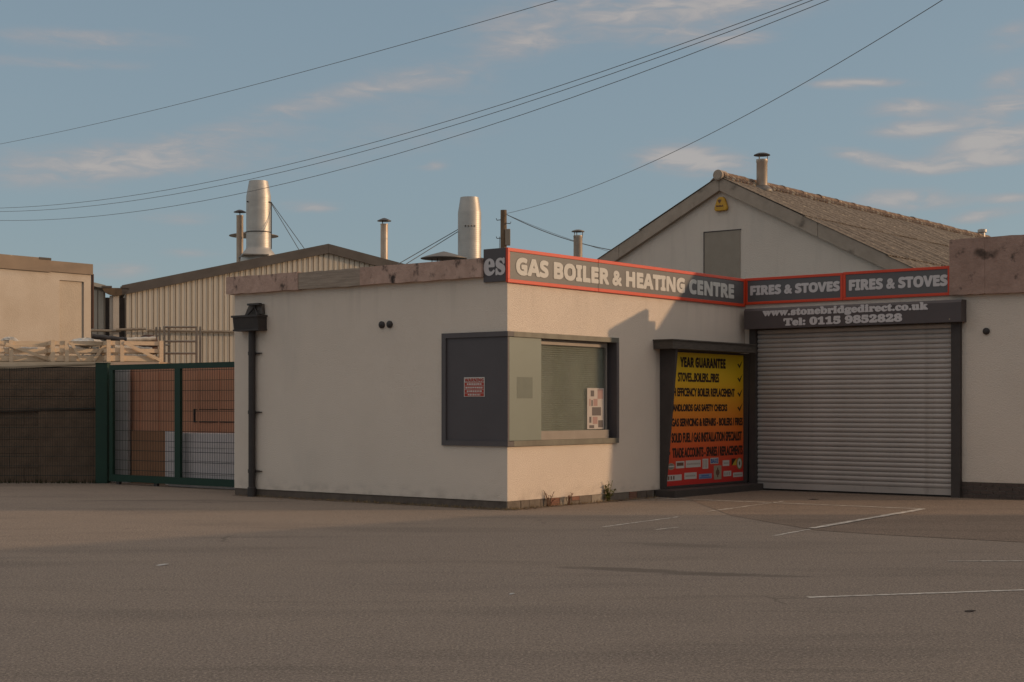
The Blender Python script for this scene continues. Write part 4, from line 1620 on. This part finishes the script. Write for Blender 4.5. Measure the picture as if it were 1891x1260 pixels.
ex, ey = wloc(-6.93, 51.2)
guy([(cx + 0.43, cy - 0.1, 8.6), (ex, ey, sz(ex) + 0.02)], fl, r=0.012)
guy([(cx + 0.43, cy - 0.12, 8.55), (ex - 0.22, ey - 0.1, sz(ex - .22) + 0.02)], fl, r=0.012)

cx, cy = wloc(-9.455, 52.5)
f = MB()
f.lathe([(0.12, 6.0), (0.12, 8.18), (0.126, 8.19), (0.126, 8.225), (0.10, 8.225), (0.10, 7.8)], cx, cy, 20)
fl = f.build('flue', M['flue_rust'], shed, 'thin capped flue left of the big one')
f = MB()
f.lathe([(0.0, 8.425), (0.08, 8.41), (0.215, 8.345), (0.215, 8.325), (0.0, 8.30)], cx, cy, 20)
f.build('flue_cap', M['cap_dark'], fl)
f = MB()
f.tube([(cx, cy, 8.0), (cx, cy, 8.32)], 0.018, 6)
f.build('cap_strut', M['cap_dark'], fl)

cx, cy = wloc(-9.40, 55.0)
f = MB()
f.lathe([(0.16, 6.0), (0.16, 7.70)], cx + 0.2, cy, 16)
fl = f.build('vent_cowl', M['cap_grey'], shed, 'wide disc cowl half hidden behind the big flue')
f = MB()
f.lathe([(0.0, 7.99), (0.1, 7.97), (0.55, 7.88), (0.89, 7.80), (0.89, 7.78), (0.0, 7.76)], cx, cy, 36)
f.build('cowl_cap', M['cap_grey'], fl)
for a in (0, 120, 240):
    f = MB()
    f.tube([(cx + 0.2 + 0.15 * math.cos(R(a)), cy + 0.15 * math.sin(R(a)), 7.4), (cx + 0.3 * math.cos(R(a)), cy + 0.3 * math.sin(R(a)), 7.78)], 0.015, 5)
    f.build('cowl_leg', M['cap_dark'], fl)

cx, cy = wloc(-4.481, 53.0)
f = MB()
f.lathe([(0.131, 5.8), (0.131, 7.94), (0.14, 7.95), (0.14, 7.985), (0.11, 7.985), (0.11, 7.6)], cx, cy, 20)
fl = f.build('flue', M['flue_rust'], shed, 'thin capped flue on the right slope')
f = MB()
f.lathe([(0.0, 8.20), (0.08, 8.18), (0.247, 8.10), (0.247, 8.08), (0.0, 8.06)], cx, cy, 20)
f.build('flue_cap', M['cap_dark'], fl)
f = MB()
f.tube([(cx - 0.06, cy, 7.8), (cx - 0.06, cy, 8.08)], 0.018, 6)
f.build('cap_strut', M['cap_dark'], fl)

# =================================================================== FLAT ROOFED CREAM BUILDING
# corner at (-10.59, 38); its sunlit face runs towards the camera and left
crm = thing('flat_roofed_building', 'cream stuccoed flat roofed building with blocked doorway at the far left', 'building', (-10.59, 38.0, 0), ROT)
# local x = outward (towards sun), local y = away; face is x = 0, y from -6 to 0
f = MB()
f.box(-0.25, 0, -0.21, 0, 0, 4.90)
f.box(-0.25, 0, -0.925, -0.21, 4.71, 4.90)
f.box(-0.25, 0, -6.0, -0.925, 0, 4.90)
f.box(-5, -0.25, -6.0, -5.75, 0, 4.90)
f.box(-5, -0.25, -0.25, 0, 0, 4.90)
f.box(-5, -4.75, -5.75, -0.25, 0, 4.90)
f.build('wall', M['cream'], crm)
f = MB()
f.box(-0.2, -0.045, -0.925, -0.21, 0, 4.71)
f.build('blocked_doorway', M['cream_dim'], crm)
f = MB()
f.box(-0.06, 0.045, -1.20, 0.03, 4.90, 5.165)
f.build('fascia_board', M['fascia_tan'], crm)
f = MB()
f.box(-0.06, 0.055, -6.0, -1.205, 4.88, 5.215)
f.build('fascia_board', M['fascia_tan'], crm)
f = MB()
f.box(0.056, 0.062, -1.55, -1.205, 5.17, 5.225)
f.build('flashing_strip', M['iron'], crm)
f = MB()
f.box(-5, -0.06, -6, 0, 4.90, 5.05)
f.build('roof', M['felt'], crm)
f = MB()
f.tube([(0.0, 0.045, 3.55), (0.0, 0.045, 4.92)], 0.035, 8)
f.build('rain_pipe', M['rust'], crm)

# =================================================================== YARD FRONT
# boundary wall of dark blocks with a mesh fence in front
bw = thing('boundary_wall', 'dark stained block wall behind the mesh fence at left', 'wall', (-8.66, 31.75, 0), 0)
f = MB()
f.box(-7.0, 0.0, 0.012, 0.20, -0.05, 2.42)
f.build('wall_core', M['wall_joint'], bw)
zs = [0.0, 0.30, 0.60, 0.90, 1.20, 1.50, 1.80, 2.10]
shared = {}
for k, z in enumerate(zs):
    x = -6.99 + (0.3 if k % 2 else 0.0)
    while x < -0.02:
        e = min(x + 0.60, 0.0)
        key = round(e - x, 2)
        f = MB()
        f.box(0.004, e - x - 0.004, -0.012, 0.012, 0.005, 0.295)
        me = shared.setdefault((key, random.randint(0, 1)), None) or f.mesh('block', M['wall_dark'])
        place(me, 'block', bw, (x, random.uniform(-.012, .006), z))
        x = e
f = MB()
f.prism([(-7.0, 2.40), (-4.6, 2.40), (-1.8, 2.385), (-0.7, 2.44), (0, 2.47), (0, 2.50), (-0.7, 2.475), (-1.8, 2.43), (-4.6, 2.44), (-7.0, 2.44)], 'y', -0.03, 0.24)
f.build('coping', M['wood_old'], bw)
f = MB()      # buttress pier with a ledge
f.box(-1.28, 0.0, -0.06, -0.012, 0.0, 1.50)
f.build('lower_facing', M['wall_dark'], bw)
f = MB()
f.prism([(-6.9, 1.46), (-1.9, 1.47), (-1.2, 1.50), (0, 1.535), (0, 1.57), (-1.2, 1.535), (-1.9, 1.50), (-6.9, 1.50)], 'y', -0.085, -0.013)
f.build('ledge', M['wall_joint'], bw)


def wire_panel(parent, x0, x1, z0, z1, vp=0.05, hp=0.2, lx=None):
    f = MB()
    x = x0 + vp / 2
    while x < x1:
        f.bar((x, 0, z0), (x, 0, z1), 0.0055, 0.0055)
        x += vp
    z = z0 + hp / 2
    while z < z1:
        f.bar((x0, -0.008, z), (x1, -0.008, z), 0.009, 0.009)
        f.bar((x0, 0.008, z), (x1, 0.008, z), 0.009, 0.009)
        z += hp
    return f.build('wire_mesh', M['wire_green'], parent, kind='stuff')


mf = thing('mesh_fence', 'fixed panel of dark weld mesh left of the green gate post', 'fence', (-8.66, 31.52, 0), 0)
wire_panel(mf, -6.9, 0.05, 0.05, 2.40)
for x in (-2.6, -5.2):
    f = MB()
    f.box(x - 0.03, x + 0.03, 0.015, 0.075, 0, 2.42)
    f.build('fence_post', M['wire_green'], mf)
gp = thing('gate_post', 'thick dark green square steel post at the gate hinge', 'post', (-8.487, 31.35, 0), 0)
f = MB()
f.box(-0.125, 0.125, -0.125, 0.125, 0, 2.48)
bevel(f.build('post', M['green'], gp), 0.012)
f = MB()
f.box(-0.132, 0.132, -0.132, 0.132, 2.48, 2.495)
f.build('post_cap', M['green'], gp)
for z in (0.35, 1.25, 2.2):
    f = MB()
    f.tube([(0.125, -0.08, z - 0.05), (0.125, -0.08, z + 0.05)], 0.022, 8)
    f.build('hinge', M['green'], gp)

# sliding gate, parallel to the long wall
gate = thing('yard_gate', 'dark green steel frame gate filled with fine vertical weld mesh', 'gate', P0, ROT)
GX0, GX1, GY = -11.22, -6.27, 1.05
f = MB()
f.box(GX0, GX1, GY - 0.035, GY + 0.035, 2.335, 2.44)
f.build('top_rail', M['green'], gate)
f = MB()
f.box(GX0, GX1, GY - 0.04, GY + 0.04, 0.06, 0.20)
f.build('bottom_rail', M['green'], gate)
for (a, e) in ((GX0, GX0 + 0.11), (-9.16, -8.99), (GX1 - 0.09, GX1)):
    f = MB()
    f.box(a, e, GY - 0.034, GY + 0.034, 0.2005, 2.3345)
    f.build('stile', M['green'], gate)
mesh_holder = bpy.data.objects.new('mesh_infill', None)
COL.objects.link(mesh_holder)
mesh_holder.parent = gate
mesh_holder.location = (0, GY, 0)
wire_panel(mesh_holder, GX0 + 0.11, -9.16, 0.2, 2.335)
wire_panel(mesh_holder, -8.99, GX1 - 0.09, 0.2, 2.335)
for i in range(2):
    f = MB()
    x = (-11.0, -9.8)[i]
    f.box(x, x + 0.1, GY - 0.03, GY + 0.03, 0.0, 0.0595)
    f.build('wheel_block', M['iron'], gate)

# things stored behind the gate
def stored(name, label, cat, q0, q1, p0, p1, z0, z1, m, trim=None):
    t = thing(name, label, cat, P0, ROT)
    f = MB()
    f.box(p0, p1, q0, q1, z0, z1)
    bevel(f.build('body', m, t), 0.012)
    return t


t = stored('storage_container', 'salmon orange sheet sided container directly behind the gate', 'container', 1.65, 4.2, -12.9, -6.5, 0.05, 2.40, M['salmon'])
for x in [-12.3 + 0.62 * k for k in range(10)]:
    f = MB()
    f.box(x, x + 0.03, 1.635, 1.651, 0.2, 2.3)
    f.build('side_rib', M['salmon'], t)
f = MB()
f.box(-9.26, -6.6, 1.643, 1.649, 1.30, 1.52)
f.build('locking_band', M['salmon'], t)
f = MB()
f.box(-9.315, -9.285, 1.62, 1.648, 1.27, 1.54)
f.build('locking_bar', M['iron'], t)
for z in (1.272, 1.525):
    f = MB()
    f.box(-9.27, -6.6, 1.638, 1.649, z, z + 0.012)
    f.build('locking_bar', M['rust'], t)
t = stored('board_stack', 'tall pale grey board standing by the left end of the container', 'board', 1.50, 1.58, -12.1, -11.25, 0.0, 2.42, M['grey_board'])
t = stored('plywood_sheet', 'tan brown sheet leaning low against the orange container', 'board', 1.58, 1.61, -11.24, -10.11, 0.0, 1.09, M['salmon2'])
t = stored('pale_panel', 'narrow pale panel between tan sheet and gate middle stile', 'board', 1.54, 1.58, -10.10, -9.75, 0.0, 1.085, M['pale_board'])
t = stored('panel_stack', 'wide stack of pale lilac panels at the right behind the gate', 'board stack', 1.22, 1.56, -9.6, -6.5, 0.0, 1.07, M['pale_board'])
for z in (0.26, 0.52, 0.78):
    f = MB()
    f.box(-9.59, -6.51, 1.214, 1.2205, z - 0.006, z + 0.006)
    f.build('layer_joint', M['grey_board'], t)

# timber staging with crates on top, behind the wall
stg = thing('timber_staging', 'rough timber staging carrying the slatted crates above the wall', 'staging', (-8.9, 32.2, 0), 0)
f = MB()
f.box(-2.9, 1.4, -0.06, 1.45, 2.50, 2.545)
f.box(0.35, 0.47, 0.05, 0.85, 2.405, 2.4995)
f.box(1.2, 1.32, 0.05, 0.85, 2.405, 2.4995)
f.build('deck', M['wood_old'], stg)
f = MB()
f.box(-2.9, 1.4, -0.10, -0.065, 2.40, 2.535)
f.build('edge_board', M['wood'], stg)
for x in (-2.8, -1.4, -0.5):
    for y in (0.0, 1.35):
        f = MB()
        f.box(x - 0.05, x + 0.05, y - 0.05, y + 0.05, 0, 2.495)
        f.build('prop', M['wood_old'], stg)


def crate(x0, wd, label, brace):
    D = 0.85
    t = thing('slatted_crate', label, 'crate', (x0, 32.2, 2.55), R(24), 'slatted timber crates on the staging')
    H = 0.46

    def bar(a, b_, w_, h_, nm):
        f = MB()
        f.bar(a, b_, w_, h_)
        f.build(nm, M['wood'], t)
    for x in (0.04, wd * 0.27, wd - 0.045):
        for y in (0.0, D):
            f = MB()
            f.box(x - 0.042, x + 0.042, y - 0.03, y + 0.012, -0.03, H)
            f.build('post', M['wood'], t)
    for z, h in ((0.07, 0.12), (0.24, 0.085), (0.40, 0.085)):
        for y in (0.022, D + 0.022):
            f = MB()
            f.box(0.0, wd, y - 0.009, y + 0.009, z - h / 2, z + h / 2)
            f.build('slat', M['wood'], t)
        for x in (0.009, wd - 0.009):
            f = MB()
            f.box(x - 0.009, x + 0.009, 0.032, D + 0.012, z - h / 2, z + h / 2)
            f.build('end_slat', M['wood'], t)
    f = MB()
    f.box(0, wd, 0.03, D, 0.0, 0.02)
    f.build('base', M['wood_old'], t)
    for (a, b_) in brace:
        bar((a[0] * wd, -0.045, a[1]), (b_[0] * wd, -0.045, b_[1]), 0.02, 0.062, 'brace')
    return t


crate(-11.02, 1.22, 'slatted timber crate with falling diagonal, farthest left on the staging', [((0.18, 0.38), (0.93, 0.04))])
crate(-9.83, 1.22, 'slatted timber crate with two V braces, middle of the staging', [((0.34, 0.41), (0.52, 0.02)), ((0.94, 0.41), (0.72, 0.02))])
crate(-8.64, 1.20, 'slatted timber crate with one diagonal, right end of the staging', [((0.30, 0.41), (0.95, 0.03))])


def bundle(x, y, z, ln, r, label, m, ang=0.0, cat='roll'):
    f = MB()
    n = 9
    pts = [(-ln / 2 + ln * k / n, 0.006 * math.sin(k * 1.7), 0.006 * math.cos(k * 2.3)) for k in range(n + 1)]
    f.tube(pts, r, 12)
    o = f.build('wrapped_roll', m)
    o.location = (x, y, z)
    o.rotation_euler = (0, ang, random.uniform(-.05, .05))
    tag(o, label, cat, 'rolls packed in the crates')
    return o


CR = [-11.02, -9.83, -8.64]


def inside(k, lx, ly):
    c, n_ = math.cos(R(24)), math.sin(R(24))
    return CR[k] + c * lx - n_ * ly, 32.2 + n_ * lx + c * ly


for k, lx, ly, z, ln, r_, label, m, ang, cat in (
        (2, 0.66, 0.20, 2.66, 0.80, 0.055, 'shiny pale wrapped roll low in the right end crate', 'wrap', 0.0, 'roll'),
        (2, 0.62, 0.35, 2.84, 0.80, 0.06, 'pale wrapped roll mid height in the right end crate', 'wrap', 0.05, 'roll'),
        (2, 0.78, 0.30, 3.05, 0.62, 0.045, 'silver tube lying on top of the right end crate', 'wrap', -0.06, 'tube'),
        (2, 0.12, 0.35, 3.06, 0.75, 0.055, 'black plastic pipe lying across the crate tops', 'pipe_black', 0.10, 'pipe'),
        (1, 0.75, 0.30, 2.82, 0.7, 0.06, 'crumpled pale roll inside the middle crate', 'wrap', 0.12, 'roll'),
        (1, 0.85, 0.20, 2.66, 0.5, 0.05, 'white roll low in the middle crate', 'wrap', -0.05, 'roll'),
        (0, 0.55, 0.30, 2.82, 0.7, 0.06, 'pale roll inside the left end crate', 'wrap', 0.02, 'roll'),
        (0, 0.45, 0.20, 2.66, 0.5, 0.05, 'grey white roll low in the left end crate', 'wrap', 0.06, 'roll')):
    x, y = inside(k, lx, ly)
    o = bundle(x, y, z, ln, r_, label, M[m], ang, cat)
    o.rotation_euler = (0, ang, R(24) + random.uniform(-.05, .05))


def lump(x, y, z, sx, sy, sz_, label, m, seed):
    rnd = random.Random(seed)
    f = MB()
    n, k = 14, 7
    vs = []
    for j in range(k + 1):
        th = math.pi * j / k
        for i in range(n):
            ph = 2 * math.pi * i / n
            d = 1 + rnd.uniform(-.14, .14)
            vs.append((sx * math.sin(th) * math.cos(ph) * d, sy * math.sin(th) * math.sin(ph) * d, sz_ * math.cos(th) * d))
    fs = [(j * n + i, j * n + (i + 1) % n, (j + 1) * n + (i + 1) % n, (j + 1) * n + i) for j in range(k) for i in range(n)]
    f.add(vs, fs, False)
    o = f.build('plastic_bundle', m)
    o.location = (x, y, z)
    tag(o, label, 'bundle')
    return o


lump(-9.25, 32.85, 2.98, 0.34, 0.2, 0.10, 'crumpled plastic sheeting heaped on the middle crate', M['wrap'], 3)
lump(-10.85, 32.65, 3.0, 0.2, 0.15, 0.09, 'small white plastic heap above the left end crate', M['wrap'], 5)
# upturned drum on the right end crate
f = MB()
f.lathe([(0.0, 3.17), (0.10, 3.165), (0.17, 3.12), (0.20, 3.04), (0.205, 2.80)], -8.0, 33.25, 20)
tag(f.build('steel_drum', M['rust']), 'rusty domed drum behind the right end crate', 'drum')

# tubular stillage frames
sf = thing('tubular_frame', 'bare tubular metal stillage frame rising behind the green gate', 'frame', (-7.8, 33.9, 0), 0)
for x, y in ((0.0, 0.0), (0.72, 0.0), (-0.06, 0.7), (0.66, 0.7)):
    f = MB()
    f.tube([(x, y, 0), (x, y, 3.38 if y == 0 else 3.42)], 0.026, 8)
    f.build('upright', M['tube_metal'], sf)
for z in (3.37, 3.05, 2.78, 2.0, 1.0):
    f = MB()
    f.tube([(0, 0, z), (0.72, 0, z)], 0.024, 8)
    f.build('rail', M['tube_metal'], sf)
for z in (3.41, 3.0, 2.0):
    f = MB()
    f.tube([(-0.06, 0.7, z), (0, 0, z - 0.03)], 0.022, 8)
    f.build('side_rail', M['tube_metal'], sf)
sf2 = thing('short_frame', 'pair of short uprights sticking up behind the drum', 'frame', (-8.1, 34.4, 0), 0)
for x in (0.0, 0.08):
    f = MB()
    f.tube([(x, 0, 0), (x, 0, 3.40)], 0.022, 8)
    f.build('upright', M['tube_metal'], sf2)
for z in (3.2, 2.2, 1.2):
    f = MB()
    f.tube([(-0.0, 0, z), (0.08, 0, z)], 0.018, 6)
    f.build('rung', M['tube_metal'], sf2)

# =================================================================== POLE AND CABLES
pole = thing('utility_pole', 'brown wooden utility pole with grey junction box above the corner sign', 'pole', (-0.322, 58.0, 0), 0)
f = MB()
f.tube([(0, 0, 0), (0, 0, 9.12)], 0.15, 14, 0.118)
f.build('pole', M['pole_wood'], pole)
f = MB()
f.box(0.06, 0.26, -0.20, -0.02, 7.75, 8.38)
bevel(f.build('junction_box', M['box_grey'], pole), 0.02)
for (z, s_) in ((8.75, -1), (8.62, 1), (8.05, -1), (7.4, 1)):
    f = MB()
    f.tube([(0, -0.05, z), (s_ * 0.26, -0.1, z - 0.03), (s_ * 0.28, -0.1, z + 0.04)], 0.016, 6)
    f.build('step_iron', M['iron'], pole)
f = MB()
f.tube([(-0.15, -0.03, 8.1), (-0.17, -0.03, 6.0)], 0.012, 5)
f.build('earth_cable', M['cable'], pole)


def cable(A, B, c, t0, t1, r, label, group):
    f = MB()
    pts = []
    n = 40
    for i in range(n + 1):
        t = t0 + (t1 - t0) * i / n
        pts.append((A[0] + (B[0] - A[0]) * t, A[1] + (B[1] - A[1]) * t, c[0] * t * t + c[1] * t + c[2]))
    f.tube(pts, r, 5)
    o = f.build('overhead_cable', M['cable'])
    tag(o, label, 'cable', group)
    return o


G = 'overhead cables crossing the sky'
cable((-20.411, 62), (0.274, 34), (0.6914, -2.6376, 12.4667), -0.35, 1.75, 0.008, 'highest overhead cable, alone at the upper left of the sky', G)
cable((-20.411, 62), (5.5, 32), (3.4279, -3.2151, 9.7447), -0.3, 1.5, 0.0085, 'uppermost of three near parallel overhead cables', G)
cable((-20.411, 62), (5.741, 32), (3.7624, -3.3944, 9.5898), -0.3, 1.5, 0.0085, 'middle one of three near parallel overhead cables', G)
cable((-20.411, 62), (6.13, 32), (4.3513, -3.595, 9.2102), -0.3, 1.5, 0.0085, 'lowest of three near parallel overhead cables, passing the big flue', G)
cable((-0.2, 57.9), (8.242, 30), (2.2092, -1.7181, 8.9799), 0.0, 1.6, 0.0085, 'single cable rising from the utility pole to the upper right', G)
cable((-0.2, 57.9), (2.298, 56), (0.286, -1.5226, 8.9384), 0.0, 1.9, 0.016, 'short thick cable dropping right from the utility pole', G)
cable((-0.2, 57.9), (3.342, 56), (0.2651, -1.8028, 8.9384), 0.0, 1.6, 0.007, 'faint thin cable dropping right from the utility pole', G)

# =================================================================== NEIGHBOURS BEYOND THE RIGHT OF THE FRAME (they cast the long shadows)
nb = thing('neighbour_shop', 'low pitched brick building to the right of the car park', 'building', (14, 0, 0), 0)
f = MB()
f.prism([(-6, 0), (22.35, 0), (22.35, 3.1), (9, 6.3), (-6, 3.1)], 'x', 0, 10)
f.build('wall', M['house'], nb)
for (a, e, za, ze) in ((-6.3, 9, 3.08, 6.36), (9, 22.5, 6.36, 3.12)):
    f = MB()
    f.prism([(a, za), (e, ze), (e, ze + 0.08), (a, za + 0.08)], 'x', -0.15, 10.15)
    f.build('roof', M['tile'], nb)
nb2 = thing('neighbour_annexe', 'small steep roofed brick annexe beyond the shutter wall', 'building', (14.2, 0, 0), 0)
f = MB()
f.prism([(26.0, 0), (31.0, 0), (31.0, 4.7), (28.5, 7.15), (26.0, 4.7)], 'x', 0, 8)
f.build('wall', M['house'], nb2)
for (a, e, za, ze) in ((25.8, 28.5, 4.5, 7.17), (28.5, 31.2, 7.17, 4.5)):
    f = MB()
    f.prism([(a, za), (e, ze), (e, ze + 0.08), (a, za + 0.08)], 'x', -0.1, 8.1)
    f.build('roof', M['tile'], nb2)


# =================================================================== SMALL PLANTS AND LITTER
def weed(x, y, h, n, mat_, name, label, spread=0.12, leafy=True, seed=1):
    rnd = random.Random(seed)
    t = thing(name, label, 'weed', (x, y, 0), 0, None)
    f = MB()
    lf = MB()
    for i in range(n):
        a = rnd.uniform(0, 2 * math.pi)
        s_ = rnd.uniform(0.2, 1.0) * spread
        hh = h * rnd.uniform(0.45, 1.0)
        top = Vector((s_ * math.cos(a), s_ * math.sin(a) * 0.6, hh))
        mid = Vector((s_ * 0.45 * math.cos(a), s_ * 0.3 * math.sin(a), hh * 0.55))
        f.tube([(s_ * 0.2 * math.cos(a), 0, 0), mid, top], 0.004, 4)
        if leafy:
            for k in range(12):
                u = rnd.uniform(0.1, 1.05)
                c = mid.lerp(top, (u - .5) * 2) if u > .5 else Vector((0, 0, 0)).lerp(mid, u * 2)
                d = Vector((rnd.uniform(-1, 1), rnd.uniform(-1, 1), rnd.uniform(-.3, .7))).normalized()
                sd_ = d.cross(Vector((0, 0, 1))).normalized()
                L_ = rnd.uniform(0.04, 0.075)
                lf.add([c, c + d * L_ * .5 + sd_ * L_ * .4, c + d * L_, c + d * L_ * .5 - sd_ * L_ * .4], [(0, 1, 2, 3)])
        else:
            for k in range(5):
                c = mid.lerp(top, rnd.uniform(0, 1))
                d = Vector((rnd.uniform(-1, 1), rnd.uniform(-1, 1), rnd.uniform(.2, 1))).normalized()
                sd_ = d.cross(Vector((0, 0, 1))).normalized()
                L_ = rnd.uniform(0.03, 0.055)
                lf.add([c, c + d * L_ * .5 + sd_ * L_ * .12, c + d * L_, c + d * L_ * .5 - sd_ * L_ * .12], [(0, 1, 2, 3)])
    f.build('stem', mat_, t)
    lf.build('leaf', mat_, t)
    return t


def bpt(q_, d=0.06):
    return (P0[0] + 0.78586 * d + 0.6184 * q_, P0[1] - 0.6184 * d + 0.78586 * q_)


x, y = bpt(2.64)
weed(x, y, 0.36, 9, M['leaf'], 'green_weed', 'bushy green weed growing against the sunlit wall', 0.10, True, 2)
x, y = bpt(0.98)
weed(x, y, 0.27, 9, M['leaf_red'], 'dry_weed', 'dry reddish stalks nearest the sunlit wall corner', 0.14, False, 4)
x, y = bpt(1.50)
weed(x, y, 0.20, 8, M['leaf_red'], 'dry_weed', 'low reddish weed between dry stalks and green weed', 0.10, False, 6)
# dry grass along the foot of the walls
rnd = random.Random(11)
f = MB()
for i in range(900):
    if i % 3:
        a = -6.1 + 6.15 * rnd.random() ** 0.6
        px, py = a, -rnd.uniform(0.0, 0.12)
    else:
        px, py = rnd.uniform(0.0, 0.12), rnd.random() ** 1.6 * 4.1
    X = P0[0] + 0.78586 * px + 0.6184 * py
    Y = P0[1] - 0.6184 * px + 0.78586 * py
    h = rnd.uniform(0.015, 0.065)
    a = rnd.uniform(0, 6.28)
    dx, dy = math.cos(a) * 0.006, math.sin(a) * 0.006
    lx, ly = rnd.uniform(-.04, .04), rnd.uniform(-.03, .03)
    f.add([(X - dx, Y - dy, 0), (X + dx, Y + dy, 0), (X + lx, Y + ly, h)], [(0, 1, 2)])
f.build('dry_grass', M['grass'], kind='stuff')
def dirt_strip(a, b, side, w0, seed):
    rn = random.Random(seed)
    n = 60
    L_, R_ = [], []
    for i in range(n + 1):
        t = i / n
        c = Vector((a[0] + (b[0] - a[0]) * t, a[1] + (b[1] - a[1]) * t))
        wv = w0 * (0.4 + 0.8 * abs(math.sin(i * 0.7 + seed)) * rn.uniform(.4, 1) + rn.uniform(0, .3))
        L_.append(c)
        R_.append(c + Vector(side) * wv)
    return sheet('dirt_strip', [(v.x, v.y) for v in L_ + R_[::-1]], 0.006, M['dirt'])


def wpt(px, py):
    return (P0[0] + 0.78586 * px + 0.6184 * py, P0[1] - 0.6184 * px + 0.78586 * py)


M['dirt'] = mat('wall_foot_dirt', (0.16, 0.115, 0.08), 0.97, second=(0.27, 0.20, 0.14), scale=9, amount=0.9, bump=0.8, bscale=40)
dirt_strip(wpt(-6.25, 0.0), wpt(0.06, 0.0), (-0.6184, -0.78586), 0.12, 3)
dirt_strip(wpt(0.0, 0.0), wpt(0.0, 4.15), (0.78586, -0.6184), 0.14, 5)
dirt_strip(wpt(0.3, BQ - 0.02), wpt(CP, BQ - 0.02), (-0.6184, -0.78586), 0.06, 7)
rnd = random.Random(21)
f = MB()
for i in range(170):
    if i % 2:
        X, Y = wpt(-6.2 + 6.2 * rnd.random(), -abs(rnd.gauss(0, .18)))
    else:
        X, Y = wpt(abs(rnd.gauss(0, .22)), 4.1 * rnd.random())
    a = rnd.uniform(0, 6.28)
    l_ = rnd.uniform(.015, .04)
    c_, s_ = math.cos(a), math.sin(a)
    z_ = 0.010
    f.add([(X - c_ * l_, Y - s_ * l_, z_), (X + s_ * l_ * .5, Y - c_ * l_ * .5, z_ + rnd.uniform(0, .012)), (X + c_ * l_, Y + s_ * l_, z_ + rnd.uniform(0, .015)), (X - s_ * l_ * .5, Y + c_ * l_ * .5, z_)], [(0, 1, 2), (0, 2, 3)])
f.build('fallen_leaves', mat('dead_leaf', (0.16, 0.085, 0.045), 0.9, second=(0.28, 0.18, 0.09), scale=3, amount=0.9), kind='stuff')
rnd = random.Random(12)
f = MB()
for i in range(500):
    X = rnd.uniform(-11.5, -8.6)
    Y = 31.45 - rnd.random() ** 2 * 0.35
    h = rnd.uniform(0.02, 0.12)
    a = rnd.uniform(0, 6.28)
    dx, dy = math.cos(a) * 0.007, math.sin(a) * 0.007
    f.add([(X - dx, Y - dy, 0), (X + dx, Y + dy, 0), (X + rnd.uniform(-.05, .05), Y + rnd.uniform(-.05, .02), h)], [(0, 1, 2)])
f.build('dark_weeds', mat('dark_weed', (0.035, 0.035, 0.014), 0.9), kind='stuff')


def scrap(x, y, w_, h_, label, m, rz=0.0):
    f = MB()
    f.prism([(-w_ / 2, -h_ * .3), (-w_ * .1, -h_ / 2), (w_ / 2, 0), (w_ * .15, h_ / 2), (-w_ * .3, h_ * .35)], 'z', 0.002, 0.006)
    o = f.build('litter', m)
    o.location = (x, y, 0.002)
    o.rotation_euler = (R(4), R(-5), rz)
    tag(o, label, 'litter')
    return o


scrap(-3.51, 15.18, 0.13, 0.07, 'pale sliver of litter alone on the left side of the tarmac', M['litter'], 0.2)
scrap(-0.0, 12.83, 0.05, 0.05, 'tiny pale scrap on the tarmac at bottom centre', M['litter'], 0.0)
scrap(3.56, 11.75, 0.10, 0.06, 'dark curled leaf below the parking line at the right', M['litter_dark'], 0.1)
scrap(5.1, 25.75, 0.26, 0.12, 'dark flattened scrap on the tarmac in front of the shutter', M['litter_dark'], -0.4)
